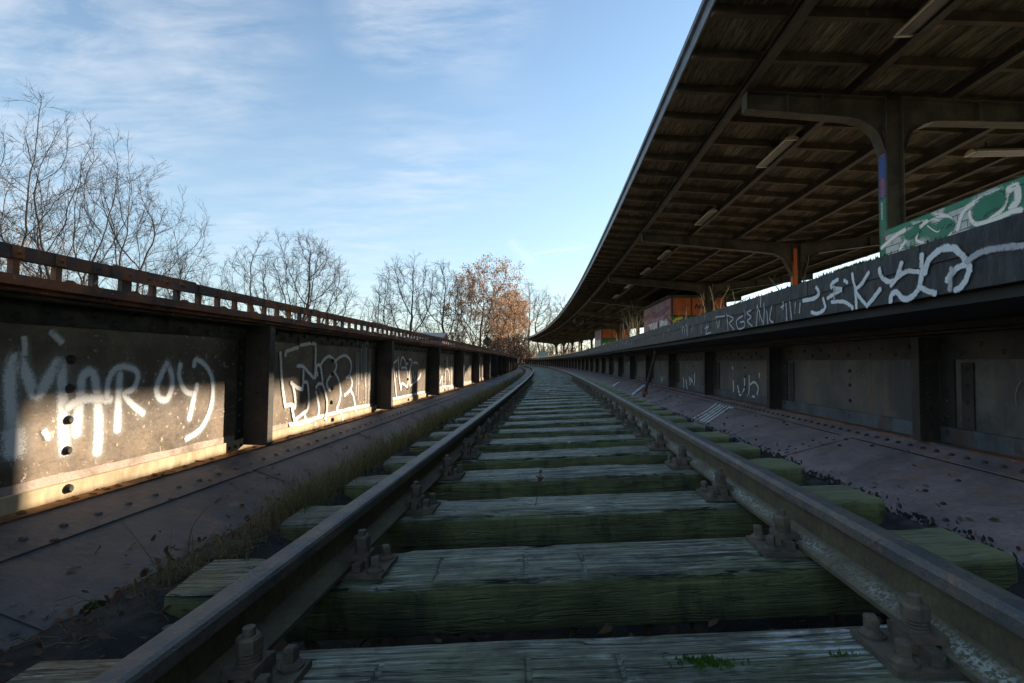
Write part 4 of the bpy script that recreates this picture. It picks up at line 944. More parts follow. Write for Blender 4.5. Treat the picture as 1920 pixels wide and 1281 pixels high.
mb = MB(); sweep(mb, [(UE1, 4.03), (UE1+.03, 4.03), (UE1+.03, hroof(UE1)+.15), (UE1, hroof(UE1)+.15)], SC); child_of(mb.build('fascia', M['fascia']), cn)
rest = MB()
for i, s in enumerate(RAF[1:-1]):
    m_ = MB() if i < 100 else rest; T, Nn = tang(s); w_ = .035
    for ua, ub in ((UE0+.01, UV_), (UV_, UE1-.01)):
        a, b = P(s, ua, hroof(ua)-.055), P(s, ub, hroof(ub)-.055); m_.box((a+b)/2, (b-a)/2, T*w_, (0, 0, .0545))
    if i < 100: child_of(m_.build('rafter', M['rafter']), cn)
child_of(tag(rest.build('rafter', M['rafter']), kind='stuff'), cn)
for u in (2.47, 3.78, 5.0, 6.05, 7.15, 8.2, 9.42, 10.7):
    mb = MB(); h = hroof(u)-.11; hd_ = .14
    sweep(mb, [(u-.045, h-hd_), (u+.045, h-hd_), (u+.045, h-hd_+.012), (u+.006, h-hd_+.012), (u+.006, h-.012), (u+.045, h-.012), (u+.045, h), (u-.045, h), (u-.045, h-.012), (u-.006, h-.012), (u-.006, h-hd_+.012), (u-.045, h-hd_+.012)], SC)
    child_of(mb.build('purlin', M['purlin']), cn)
# columns with their brackets
ROWS = [6.9, 14.4, 21.65, 28.9, 36.1, 43.3, 50.5, 57.7, 64.9, 72.1, 79.3, 86.5]
HP = .54
def bracket_arm(s, uc, utip, htip, hcol, dep_tip, dep_col, mb, sgn):
    """a plated arm running out from the column head, its lower edge curving down into the column"""
    T, Nn = tang(s); tw = .012; fw = .088; rad = .62 if abs(utip-uc) > 3 else .48
    top = []; bot = []; n = 16
    ue = uc+sgn*.09
    for i in range(n+1):
        t_ = i/n; u = utip+(ue-utip)*t_; ht = htip+(hcol-htip)*t_; dist = abs(u-ue)
        d = dep_tip+(dep_col-dep_tip)*t_
        if dist < rad: d = d+rad-math.sqrt(max(0, rad*rad-(rad-dist)**2))
        top.append((u, ht)); bot.append((u, ht-d))
    for sg in (-1, 1):
        rows = [[P(s, u, h)+T*tw*sg/2, P(s, u2, h2)+T*tw*sg/2] for (u, h), (u2, h2) in zip(top, bot)]; mb.grid(rows)
    for line, off in ((top, -.0), (bot, 0)):
        rows = [[P(s, u, h-.006)-T*fw, P(s, u, h-.006)+T*fw, P(s, u, h+.006)+T*fw, P(s, u, h+.006)-T*fw] for u, h in line]; mb.grid(rows, True); mb.poly(rows[0]); mb.poly(rows[-1][::-1])
    # end plate and web stiffeners
    mb.box(P(s, utip-sgn*-.006, htip-dep_tip/2), T*fw, Nn*.005, (0, 0, dep_tip/2))
    for t_ in (.3, .55):
        u = utip+(ue-utip)*t_; ht = htip+(hcol-htip)*t_; d = dep_tip+(dep_col-dep_tip)*t_
        mb.box(P(s, u, ht-d/2), T*(fw-.01), Nn*.007, (0, 0, d/2-.008))
    for i in range(10):
        t_ = .12+.085*i
        for hh in (.06, -.05):
            u = utip+(ue-utip)*t_; ht = htip+(hcol-htip)*t_; d = dep_tip+(dep_col-dep_tip)*t_
            mb.rivet(P(s, u, ht-(hh if hh > 0 else d+hh))-T*(tw/2), -T, .014, .01, 6)
def column(s, uc, hcol, htop_l, utl, htop_r, utr, label, paint=None, dl=.24, dr=.24):
    c = empty('canopy_column', P(s, uc, HP), label, 'column', 'columns carrying the platform canopy'); T, Nn = tang(s)
    mb = MB(); zc = (HP+hcol)/2; hz = (hcol-HP)/2
    mb.box(P(s, uc, zc), Nn*.095, T*.008, (0, 0, hz))
    for sg in (-1, 1): mb.box(P(s, uc+sg*.102, zc), Nn*.0065, T*.088, (0, 0, hz))
    for k in range(22): 
        for sg in (-1, 1): mb.rivet(P(s, uc+sg*.07, HP+.15+.14*k)-T*.008, -T, .014, .01, 6)
    mb.box(P(s, uc, HP+.012), Nn*.22, T*.2, (0, 0, .011))
    shaft = mb
    mb = MB(); bracket_arm(s, uc, utl, htop_l, hcol, dl, .3, mb, -1); child_of(mb.build('bracket_arm', M['canopy_steel']), c)
    mb = MB(); bracket_arm(s, uc, utr, htop_r, hcol, dr, .3, mb, 1); child_of(mb.build('bracket_arm', M['canopy_steel']), c)
    if paint:
        g = Paint(lambda a, h, l: P(s, uc-.1092-l, h)+T*a)
        for (a, h0, h1, wd, mi) in paint: g.stroke([(a, h0), (a, (h0+h1)/2), (a, h1)], wd, mi)
        shaft.add(g.mb, 1)
        if paint[0][4] == 4:
            g = Paint(lambda a, h, l: P(s, uc+a, h)-T*(.009+l))
            for a_ in (-.055, .0): g.stroke([(a_, .6), (a_+.01, 1.8), (a_, 3.15)], .075, 4)
            shaft.add(g.mb, 1)
    child_of(shaft.build('shaft', [M['canopy_steel'], M['spray_green'], M['spray_blue'], M['spray_pink'], M['spray_grey'], M['spray_red']]), c)
arm_h = lambda u: hroof(u)-.11-.146
COLLAB = ['near canopy column by the green parapet with blue and green painted flange', 'second canopy column, its track-side flange painted orange', 'third canopy column, in front of the orange and green kiosk', 'fourth canopy column, beyond the orange and green kiosk']
nth = ['fifth', 'sixth', 'seventh', 'eighth', 'ninth', 'tenth', 'eleventh', 'last']
column(ROWS[0], 4.28, arm_h(4.28), arm_h(2.45), 2.45, arm_h(6.5), 6.5, COLLAB[0], [(0, .6, 2.2, .18, 0), (0, 2.2, 2.75, .18, 1), (0, 2.2, 2.4, .13, 2), (.02, 1.9, 2.1, .06, 3), (-.02, 1.6, 1.75, .07, 2), (.02, 1.2, 1.35, .07, 3), (-.01, 1.05, 1.1, .09, 2), (0, 2.75, 3.0, .19, 2)])
column(ROWS[0], 8.9, arm_h(8.9), arm_h(6.55), 6.55, arm_h(10.75), 10.75, 'near canopy column beyond the stairwell on the far side of the platform')
for i, s in enumerate(ROWS[1:]):
    column(s, UV_, arm_h(UV_), arm_h(2.45), 2.45, arm_h(10.75), 10.75, COLLAB[i+1] if i < 3 else '%s canopy column counted along the platform' % nth[i-3], [(0, .6, 1.15, .18, 4), (0, 1.2, 1.75, .18, 4), (0, 1.75, 2.75, .18, 4)] if i == 0 else None, .2, .2)
# strip lamps hung along the roof
def lamp(s0, s1, u, label, cross=False, h=None):
    hh = h or hroof(u)-.2; T, Nn = tang((s0+s1)/2)
    if cross: a, b = P(s0, u, hh), P(s0, u+(s1-s0), hh)
    else: a, b = P(s0, u, hh), P(s1, u, hh)
    d = (b-a); ln = d.length; d.normalize(); n = Vector((-d.y, d.x, 0)); m_ = (a+b)/2
    r = empty('strip_lamp', m_, label, 'lamp', 'strip lamps under the canopy')
    mb = MB(); rows = []
    for t_ in (0, .25, .5, .75, 1):
        c_ = a.lerp(b, t_); rows.append([c_+n*x+Vector((0, 0, z)) for x, z in ((-.11, -.03), (-.11, -.015), (-.085, .02), (-.04, .035), (.04, .035), (.085, .02), (.11, -.015), (.11, -.03), (.093, -.03), (.093, -.012), (-.093, -.012), (-.093, -.03))])
    mb.grid(rows, True); child_of(mb.build('housing', M['lamp_white']), r)
    mb = MB(); mb.box(m_+Vector((0, 0, -.022)), d*(ln/2-.03), n*.092, (0, 0, .009)); child_of(mb.build('diffuser', M['lamp_glass']), r)
    for e, sg in ((a, -1), (b, 1)):
        mb = MB(); pr = [(.112*math.cos(k*math.pi/8), .075*math.sin(k*math.pi/8)-.035) for k in range(9)]
        p1 = [e+n*x+Vector((0, 0, z)) for x, z in pr]; p2 = [p+d*sg*.03 for p in p1]; mb.grid([p1, p2], True); mb.poly(p1); mb.poly(p2); child_of(mb.build('end_cap', M['lamp_white']), r)
    mb = MB()
    for t_ in (.15, .85): c_ = a.lerp(b, t_); mb.tube([c_+Vector((0, 0, .07)), c_+Vector((0, 0, .16))], .012, 6)
    child_of(mb.build('hanger', M['purlin']), r)
LL = ['strip lamp with pale rounded end cap, highest under the canopy near the top edge', 'strip lamp with clear diffuser between the first and second canopy brackets, the nearer', 'smaller-looking strip lamp just before the second canopy bracket', 'strip lamp just past the second canopy bracket', 'strip lamp midway between second and third brackets', 'strip lamp close before the third canopy bracket', 'strip lamp past the third canopy bracket']
for (s0, lab) in zip((4.55, 8.24, 12.1, 16.45, 19.5, 23.3, 27.1), LL): lamp(s0, s0+1.1, 3.66, lab)
lamp(8.35, 9.75, 6.4, 'pale strip lamp set crosswise beyond the near column', True, 3.32)
# round clock frame and loudspeaker boxes
def ringmesh(c, r, rr, d, n=28):
    mb = MB(); T = d.normalized(); A = Vector((0, 0, 1)); B = T.cross(A).normalized(); rows = []
    for i in range(n+1):
        a = 2*math.pi*i/n; q = A*math.cos(a)+B*math.sin(a); rows.append([c+q*(r+rr*math.cos(k))+T*rr*1.5*math.sin(k) for k in (0, 1.05, 2.1, 3.14, 4.2, 5.24)])
    mb.grid(rows, True, None, 0, True); return mb
s, u = 27.5, 0; 
sr, hr_ = on_wall(1085, 602, 2.75); c_ = P(sr, 2.75, hr_); ro = empty('ring_frame', c_, 'empty round frame hanging from the canopy in the distance', 'ring')
child_of(ringmesh(c_, .33, .035, tang(sr)[0]).build('ring', M['lamp_glass']), ro)
mb = MB(); mb.tube([c_+Vector((0, 0, .33)), Vector((c_.x, c_.y, Z0+hroof(2.75)-.02))], .03, 6); child_of(mb.build('hanger', M['purlin']), ro)
# ================================================================== parapet of the stairwell
pa = empty('stairwell_parapet', P(4, 4.0, HP), 'glazed brick stairwell parapet sprayed green and white beside the near column', 'parapet')
mb = MB(); UPA = 4.02; SP = [x*.3 for x in range(-14, 22)]+[6.62]
mb.grid([[P(s, UPA, HP), P(s, UPA, 1.6)] for s in SP], False, lambda i, j: (SP[i], j*1.06))
mb.grid([[P(s, UPA+.24, 1.6), P(s, UPA+.24, HP)] for s in SP], False, lambda i, j: (SP[i], j*1.06))
mb.grid([[P(6.62, UPA, HP), P(6.62, UPA+.24, HP)], [P(6.62, UPA, 1.6), P(6.62, UPA+.24, 1.6)]], False, lambda i, j: (j*.24, i*1.06))
brick = mb
mb = MB(); sweep(mb, [(UPA-.01, 1.601), (UPA+.25, 1.601), (UPA+.25, 1.66), (UPA+.2, 1.69), (UPA+.04, 1.69), (UPA-.01, 1.66)], SP); child_of(mb.build('capping', M['parapet']), pa)
g = Paint(lambda s, h, l: P(s, UPA-.003-l-(.008 if h > 1.598 else 0), min(h, 1.65)))
for zp, wd, mi in [([(1210, 1240), (1280, 1180), (1330, 1150)], .07, 0), ([(1300, 1250), (1335, 1200), (1400, 1140), (1440, 1105)], .06, 0), ([(1430, 1120), (1470, 1095), (1510, 1120), (1490, 1160), (1440, 1130)], .02, 0), ([(1545, 1200), (1562, 1110), (1525, 1080), (1480, 1078)], .07, 0),
                   ([(1590, 1150), (1620, 1060), (1700, 1000), (1800, 950)], .07, 0), ([(1650, 1060), (1662, 1105), (1700, 1122), (1760, 1092), (1820, 1040), (1842, 960)], .06, 0), ([(1850, 950), (1885, 930), (1892, 1000), (1860, 1042)], .1, 0), ([(1680, 1120), (1760, 1105), (1860, 1060), (1910, 1050)], .07, 0), ([(1395, 1160), (1385, 1200), (1420, 1215)], .05, 0),
                   ([(1500, 1130), (1530, 1110), (1560, 1130), (1520, 1170)], .12, 1), ([(1700, 1060), (1740, 1020), (1800, 990)], .25, 1), ([(1340, 1180), (1390, 1150)], .14, 1)]:
    g.stroke([on_wall(x, y, UPA) for x, y in px_pts(zp, 1200, 0, 2.667)], wd, mi)
brick.add(g.mb, 1); child_of(brick.build('brick_wall', [M['parapet'], M['spray_thin'], M['spray_green']]), pa)
# moss on the platform edge by the parapet
mb = MB(); rg = random.Random(41)
for _ in range(1500):
    s = rg.gauss(3.0, .12) if rg.random() < .4 else rg.uniform(2.3, 9); u = UP+rg.uniform(0, .05); b = P(s, u, .538); d = Vector((rg.uniform(-1, 1), rg.uniform(-1, 1), 0))*.008
    mb.tri(b-d, b+d, b+Vector((rg.uniform(-.004, .004), rg.uniform(-.004, .004), rg.uniform(.004, .03))))
tag(mb.build('moss', worn('edge_moss', (.025, .03, .01), (.06, .09, .015), None, 9., .95, bumps=0.)), 'dark moss crumbs along the top of the platform edge', 'moss', kind='stuff')
# ================================================================== kiosks
def kiosk(s0, s1, u0, u1, top, label):
    k = empty('kiosk', P(s0, u0, HP), label, 'kiosk', 'kiosks on the platform')
    T, Nn = tang((s0+s1)/2); hb = HP+(top-HP)*.66
    def face(name, a, b, h0, h1, mat, thick=.05, out=None):
        mb = MB(); d = (b-a); n = Vector((d.y, -d.x, 0)).normalized(); c_ = (a+b)/2+Vector((0, 0, (h0+h1)/2+Z0))
        mb.box(c_, d/2, n*thick/2, (0, 0, (h1-h0)/2)); return child_of(mb.build(name, mat), k)
    A, B, C_, D = [P(*q, -Z0) for q in ((s0, u0), (s0, u1), (s1, u1), (s1, u0))]
    face('front_wall', A, B, HP, hb, M['kiosk_green']); face('back_wall', D, C_, HP, top, M['kiosk_green']); face('side_wall', B, C_, HP, top, M['kiosk_green'])
    fr = face('fascia_band', A, B, hb+.01, top, M['kiosk_orange'], .07)
    mb = MB()
    for t_ in (0.02, .37, .7, .98): q = A.lerp(B, t_)-T*.045+Vector((0, 0, Z0)); mb.box(q+Vector((0, 0, (hb+top)/2)), Nn*.03, T*.008, (0, 0, (top-hb)/2))
    mb.box((A+B)/2-T*.045+Vector((0, 0, hb+Z0)), (B-A)/2, T*.012, (0, 0, .03)); child_of(mb.build('frame', M['dark_steel']), k)
    face('side_wall', D, A, HP, top, M['kiosk_grey'])
    mb = MB()
    for a_, b_ in ((.08, .34), (.4, .78)):
        p, q = D.lerp(A, 1-b_), D.lerp(A, 1-a_); c_ = (p+q)/2-Nn*.03+Vector((0, 0, Z0+HP+.75)); mb.box(c_, (q-p)/2, Nn*.01, (0, 0, .74))
    child_of(mb.build('shutter', M['shutter']), k)
    mb = MB(); c_ = (A+C_)/2+Vector((0, 0, top+.06+Z0)); mb.box(c_, Nn*((u1-u0)/2+.12), T*((s1-s0)/2+.12), (0, 0, .06)); child_of(mb.build('roof', M['roof_felt']), k)
    return k, A, B, D, T, Nn, hb
k1, A, B, D, T, Nn, hb = kiosk(23.2, 28.8, 5.42, 7.85, 2.92, 'kiosk with orange band over green front and grey shuttered side')
g = Paint(lambda a, h, l: A+(B-A)*a-T*(.03+l+(.06 if h > hb else 0))+Vector((0, 0, h+Z0)))
g = Paint(lambda a, h, l: A+Nn*a-T*(.032+l+(.012 if h > hb else 0))+Vector((0, 0, h+Z0)))
for pts, wd, mi in [([(.5, 2.02), (.22, 1.95), (.15, 1.75), (.3, 1.6), (.45, 1.7)], .16, 0), ([(.4, 1.72), (.55, 1.55), (.6, 1.4), (.4, 1.35), (.22, 1.25)], .17, 0), ([(.2, 1.3), (.35, 1.12), (.6, 1.15), (.62, 1.3)], .16, 0), ([(.55, 2.0), (.75, 1.85), (.78, 1.6), (.9, 1.5)], .14, 1), ([(.5, 1.85), (.6, 1.75), (.65, 1.6)], .12, 1), ([(.8, 1.15), (.85, 1.3), (.95, 1.2)], .08, 2), ([(.1, 1.0), (.9, 1.05)], .3, 2)]: g.stroke(pts, wd, mi)
for _ in range(26):
    a = random.Random(_).uniform(1., 2.2); h = random.Random(_+50).uniform(1., 1.7); g.stroke([(a, h), (a+.05, h+.1), (a+.09, h-.02)], .04, 0 if _ % 3 else 2)
for q in range(5): g.stroke([(1.05+.17*q, 2.45), (1.12+.17*q, 2.62), (1.19+.17*q, 2.45)], .07, 3)
g3 = Paint(lambda a, h, l: D+(A-D)*a-Nn*(.044+l)+Vector((0, 0, h+Z0)))
for pts, wd, mi in [([(.8, .6), (.82, 1.3), (.88, 1.6), (.94, 1.3), (.96, .6)], .07, 0), ([(.86, .6), (.88, 1.1), (.92, .6)], .05, 0), ([(.25, 1.9), (.3, 1.2), (.28, .6)], .05, 0), ([(.6, 2.0), (.62, .6)], .05, 0), ([(.05, 2.4), (.3, 2.5), (.6, 2.35), (.9, 2.5)], .3, 1), ([(.82, 2.0), (.9, 2.2), (.97, 1.9)], .12, 1)]: g3.stroke(pts, wd, mi)
swl = [o for o in k1.children if o.name.startswith('side_wall')][-1]; mb = MB(); vv = [swl.matrix_basis @ v.co for v in swl.data.vertices]
for f_ in swl.data.polygons: mb.poly([vv[i] for i in f_.vertices])
mb.add(g3.mb, 1); bpy.data.objects.remove(swl); child_of(mb.build('side_wall', [M['kiosk_grey'], M['spray_black'], M['spray_pink']]), k1)
fw = [o for o in k1.children if o.name.startswith('front_wall')][0]; k1mats = [M['kiosk_green'], M['spray_yellow'], M['spray_blue'], M['spray_grey'], M['spray_black']]
mb = MB(); vv = [fw.matrix_basis @ v.co for v in fw.data.vertices]; 
for f_ in fw.data.polygons: mb.poly([vv[i] for i in f_.vertices])
mb.add(g.mb, 1); bpy.data.objects.remove(fw); child_of(mb.build('front_wall', k1mats), k1)
k2, A2, B2, D2, T2, Nn2, hb2 = kiosk(45., 48.5, 5.42, 7.9, 2.9, 'smaller-looking far kiosk with orange band, behind dry weeds')
# ================================================================== dry growth on the platform
md = MB(); rg = random.Random(19)
for _ in range(1900):
    s = rg.uniform(13, 60); u = UP+.05+abs(rg.gauss(0, .35)); blade(md, P(s, u, .53), rg.uniform(.03, .2)*(1.6 if s > 30 else 1), rg.uniform(.3, 1.4), .004, rg)
for _ in range(1500):
    s = rg.uniform(50, 95); u = rg.uniform(UP+.1, 6); blade(md, P(s, u, .52), rg.uniform(.2, .6), rg.uniform(.2, 1.1), .008, rg)
tag(md.build('dry_grass', M['grass_dry']), 'sunlit dry grass along the platform edge', 'grass', kind='stuff')
def twiggy(name, base, hgt, spread, n, rg, label, mat='grass_dry', r0=.008):
    mb = MB()
    for _ in range(n):
        d = Vector((rg.gauss(0, spread), rg.gauss(0, spread), 1)).normalized(); l = hgt*rg.uniform(.5, 1.)
        p = [base+Vector((rg.gauss(0, .04), rg.gauss(0, .04), 0))]
        for k in range(4): d = (d+Vector((rg.gauss(0, .18), rg.gauss(0, .18), .02))).normalized(); p.append(p[-1]+d*l/4)
        mb.tube(p, [r0, r0*.8, r0*.6, r0*.45, r0*.25], 4)
        for k in (2, 3):
            q = p[k]; e = (d+Vector((rg.gauss(0, .6), rg.gauss(0, .6), .1))).normalized(); mb.tube([q, q+e*l*.18, q+e*l*.3], [r0*.45, r0*.3, r0*.15], 3)
    return tag(mb.build(name, M[mat]), label, 'weed', 'dry weeds on the platform')
rg = random.Random(55)
for x, hgt, sp_, n_, lab in ((1478, .33, .5, 3, 'curled pale weed standing on the platform edge before the second column'), (1310, .5, .25, 2, 'two-stemmed dry weed in front of the kiosk green front'), (1335, .4, .4, 3, 'dry weed on the platform edge below the third column'), (1350, .34, .3, 2, 'short dry weed right of the third column foot'), (1270, .35, .5, 4, 'low dry weed left of the kiosk corner'), (1182, .95, .25, 9, 'tall bushy dry weed before the dark gap between the kiosks'), (1166, 1.1, .35, 9, 'bushy tan weed in front of the far kiosk'), (1150, .9, .45, 8, 'leaning tan weed left of the far kiosk'), (1200, .7, .4, 6, 'reddish dry weed next to the kiosk shuttered side')):
    s, h = on_wall(x, 560, UP+.12); twiggy('dry_weed', P(s, UP+.12+rg.uniform(0, .3), .53), hgt, sp_, n_, rg, lab, 'twig_red' if 'reddish' in lab else 'grass_dry', .006 if s < 22 else .009)
# pale blue box at the platform end
c_ = P(78, 3.2, .54); bx = empty('equipment_box', c_, 'small pale blue box standing at the far end of the platform', 'box'); mb = MB(); mb.box(c_+Vector((0, 0, .5)), (.75, 0, 0), (0, .35, 0), (0, 0, .45)); mb.box(c_+Vector((0, 0, .98)), (.8, 0, 0), (0, .4, 0), (0, 0, .03)); child_of(mb.build('cabinet', M['sign_blue']), bx)
mb = MB(); mb.box(c_+Vector((0, 0, .025)), (.7, 0, 0), (0, .3, 0), (0, 0, .024)); child_of(mb.build('plinth', M['soffit']), bx)
# diamond board beyond the left girder
def at(px, py, y):
    r = ray(px, py); return Vector((r[0]/r[1]*y, y, r[2]/r[1]*y+Z0))
c_ = at(914, 640, 58.); R_ = .62; db = empty('diamond_sign', Vector((c_.x, c_.y, 0)), 'black diamond signal board on a post beyond the left girder', 'sign')
mb = MB(); f = [c_+Vector((x*R_, 0, z*R_)) for x, z in ((0, -1), (1, 0), (0, 1), (-1, 0))]; bk = [p+Vector((0, .05, 0)) for p in f]; mb.poly(f); mb.poly(bk[::-1]); mb.grid([f, bk], True); child_of(mb.build('board', M['sign_dark']), db)
mb = MB(); f = [c_+Vector((x*R_*.8, -.006, z*R_*.8)) for x, z in ((0, -1), (1, 0), (0, 1), (-1, 0))]; g2 = [c_+Vector((x*R_*.72, -.006, z*R_*.72)) for x, z in ((0, -1), (1, 0), (0, 1), (-1, 0))]; mb.grid([f, g2], True); child_of(mb.build('border', M['purlin']), db)
mb = MB(); mb.tube([Vector((c_.x, c_.y+.09, ground_z(c_.x, c_.y)-.2)), c_+Vector((0, .09, .3))], .05, 8); child_of(mb.build('post', M['sign_dark']), db)
# low grey shed roof seen over the left girder
p0 = at(812, 628, 46.); sh = empty('shed', Vector((p0.x, p0.y, 0)), 'low shed with grey sheet roof showing over the left girder', 'shed')
mb = MB(); L_ = 2.; zt = at(800, 619, 46.).z; ze = zt-.75; x0, y0 = p0.x-.5, p0.y+2
ridge = [Vector((x0-L_, y0+2, zt)), Vector((x0+L_*.6, y0+2, zt))]
for sg in (-1, 1):
    e = [Vector((q.x, q.y+2.8*sg, ze)) for q in ridge]; n_ = 24
    rows = [[a.lerp(b, i/n_)+Vector((0, 0, .008*(i % 2))) for a, b in ((ridge[0], ridge[1]), (e[0], e[1]))] for i in range(n_+1)]; mb.grid(rows)
child_of(mb.build('roof', M['shed_roof']), sh)
mb = MB(); mb.box(Vector((x0-L_*.2, y0+2, ze/2-.05)), (L_*.78, 0, 0), (0, 2.5, 0), (0, 0, ze/2-.06)); child_of(mb.build('wall', M['kiosk_grey']), sh)
# ================================================================== trees
from mathutils import kdtree
def grow(seed, base, H, W, cb=.3, n=1300, trunk_r=.2, twig_r=.007, stems=1, off=0., shape=1., twigs=3, twl=.055, flat=.75, shell=.5, fork=.2):
    """limbs that grow towards scattered points of the crown's volume until they have reached them all; then twigs at the ends"""
    rg = random.Random(seed); zc0 = H*cb; Hc = H-zc0; A = []
    ph = [rg.uniform(0, 6.28) for _ in range(4)]
    while len(A) < n:
        x, y, z = rg.uniform(-1, 1), rg.uniform(-1, 1), rg.uniform(-1, 1); r = math.sqrt(x*x+y*y+z*z)
        a = math.atan2(y, x); lim = .94+.12*math.sin(3*a+ph[0]+2*z)+.1*noise.noise(Vector((x*2.2, y*2.2, z*2.2+seed)))*2
        if r > lim or (r < shell and rg.random() < .55): continue
        w_ = 1-(.35*max(0, -z))*(2-shape)
        A.append(Vector((x*W/2*w_+off*W*(.5+.5*z), y*W/2*flat*w_, zc0+Hc*(.5+.5*z))))
    D = H*.017; nodes = []; par = []
    for k in range(stems):
        aa = 2*math.pi*k/stems+ph[1]; tl = 0.; d = Vector((math.cos(aa)*(.16 if stems > 1 else .03), math.sin(aa)*.12, 1)); q = Vector((math.cos(aa), math.sin(aa), 0))*(trunk_r*1.2 if stems > 1 else 0); last = -1
        while q.z < zc0+Hc*fork*(.6+.4*(k % 2)):
            nodes.append(q.copy()); par.append(last); last = len(nodes)-1
            d = (d+Vector((rg.gauss(0, .09), rg.gauss(0, .09), .12))).normalized(); q = q+d*D
    dirs = [Vector((0, 0, 1))]*len(nodes); di = H*.34; dk = D*2.1; it = 0
    while A and it < 110 and len(nodes) < 9000:
        it += 1; kd = kdtree.KDTree(len(nodes))
        for i, q in enumerate(nodes): kd.insert(q, i)
        kd.balance(); pull = {}; keep = []
        for t_ in A:
            q, i, dd = kd.find(t_)
            if dd < dk: continue
            keep.append(t_)
            if dd < di or it < 8: pull[i] = pull.get(i, Vector()) + (t_-q).normalized()
        A = keep; grew = 0
        for i, v in pull.items():
            d = v.normalized()*.62+dirs[i]*.75+Vector((rg.gauss(0, .13), rg.gauss(0, .13), rg.gauss(0, .11)+.03)); d.normalize(); q = nodes[i]+d*D
            nodes.append(q); par.append(i); dirs.append(d); grew += 1
        if not grew: break
    N_ = len(nodes); kids = [[] for _ in range(N_)]
    for i, k in enumerate(par):
        if k >= 0: kids[k].append(i)
    rad = [0.]*N_; ne = sum(1 for k in kids if not k); e_ = max(1.7, math.log(max(ne, 4))/math.log(trunk_r/twig_r)); t0 = twig_r**e_
    for i in range(N_-1, -1, -1):
        if not kids[i]: rad[i] += t0
        if par[i] >= 0: rad[par[i]] += rad[i]
    rad = [max(twig_r*.8, v**(1/e_)) for v in rad]
    for i in range(N_):
        if par[i] >= 0: rad[i] = min(rad[i], rad[par[i]])
    T1 = MB(); T2 = MB(); tips = []; done = set()
    for i in range(N_):
        starts = [i] if par[i] < 0 else []
        ks = sorted(kids[i], key=lambda k: -rad[k]); starts += ks[1:]
        for s0 in starts:
            ch = [par[s0]] if par[s0] >= 0 else []; q = s0
            while True:
                ch.append(q)
                if not kids[q]: break
                q = max(kids[q], key=lambda k: rad[k])
            if len(ch) < 2: continue
            R_ = [rad[k] for k in ch]
            if par[s0] >= 0: R_[0] = R_[1]
            if par[s0] < 0: R_[0] *= 1.25
            big = max(R_) > twig_r*5; (T1 if big else T2).tube([base+nodes[k] for k in ch], R_, 8 if max(R_) > trunk_r*.5 else (5 if big else 3), False)
    for i in range(N_):
        if rad[i] > twig_r*4: continue
        m_ = twigs if not kids[i] else (2 if rg.random() < .55 else 1)
        for _ in range(m_):
            d = (dirs[i]+Vector((rg.gauss(0, .55), rg.gauss(0, .55), rg.gauss(.12, .4)))).normalized(); l = H*twl*rg.uniform(.5, 1.2); q = base+nodes[i]; m1 = q+d*l*.5; d2 = (d+Vector((rg.gauss(0, .3), rg.gauss(0, .3), .15))).normalized(); t_ = m1+d2*l*.5
            T2.tube([q, m1, t_], [twig_r*.75, twig_r*.6, twig_r*.35], 3, False); tips.append(t_)
            for _k in range(2):
                f = (d+Vector((rg.gauss(0, .6), rg.gauss(0, .6), rg.gauss(.1, .4)))).normalized(); T2.tube([m1, m1+f*l*.5], [twig_r*.55, twig_r*.35], 3, False); tips.append(m1+f*l*.5)
    return T1, T2, tips, rg
def tree(name, label, seed, px, y, top_py, wpx, leaves=0, leafmat='leaf_orange', leaf_r=.06, twig='twig', group='bare trees beyond the girders', bark='bark', frac=1., **kw):
    c_ = at(px, 640, y); zt = at(px, top_py, y).z; gz = ground_z(c_.x, y); base = Vector((c_.x, y, gz-.1))
    T1, T2, tips, rg = grow(seed, base, zt-base.z, wpx/960*y, **kw)
    r = empty(name, base, label, 'tree', group)
    child_of(T1.build('trunk', M[bark]), r); child_of(T2.build('crown', M[twig]), r)
    if leaves:
        mb = MB(); zs = sorted(t_.z for t_ in tips); zl = zs[max(0, int(len(zs)*frac)-1)]
        for _ in range(leaves):
            t_ = rg.choice(tips)
            if t_.z > zl: continue
            leaf(mb, t_+Vector((rg.gauss(0, .16), rg.gauss(0, .16), rg.gauss(0, .16))), leaf_r*rg.uniform(.6, 1.2), rg, 1.)
        child_of(mb.build('leaves', M[leafmat]), r)
    return r
tree('bare_tree', 'tall bare tree with upright forking limbs left over the girder', 6, 84, 23, 205, 330, n=1900, cb=.36, trunk_r=.36, twig_r=.0078, stems=2, off=.1, twl=.045, fork=.1)
tree('bare_tree', 'wide bare tree with limbs reaching right over the railing', 10, 150, 24, 322, 430, n=1800, cb=.33, trunk_r=.36, twig_r=.0078, stems=2, off=.16, twl=.05, fork=.1, shape=2.)
tree('oak_tree', 'tree with clinging rust-brown leaves at the left edge', 5, 0, 26, 305, 250, leaves=6000, leaf_r=.055, frac=.75, n=700, cb=.25, trunk_r=.22, twig_r=.008)
tree('bare_tree', 'low spreading bare tree behind the railing between the two taller ones', 15, 335, 34, 470, 180, n=700, cb=.4, trunk_r=.24, twig_r=.009, shape=2.)
tree('bare_tree', 'round-crowned bare tree standing alone in the gap left of centre', 12, 548, 45, 438, 260, n=2300, cb=.34, trunk_r=.5, twig_r=.0125, twl=.05, shell=.3, stems=2, fork=.12, shape=1.6)
tree('bare_tree', 'thin bare tree left of the taller upright trees at centre', 21, 706, 52, 540, 85, n=350, cb=.3, trunk_r=.15, twig_r=.011, leaves=60, leafmat='leaf_dead', leaf_r=.14, frac=.8)
tree('bare_tree', 'tall bare tree with fan of straight upright branches at centre', 23, 756, 55, 478, 135, n=900, cb=.3, trunk_r=.26, twig_r=.015, stems=3, fork=.25, twl=.06)
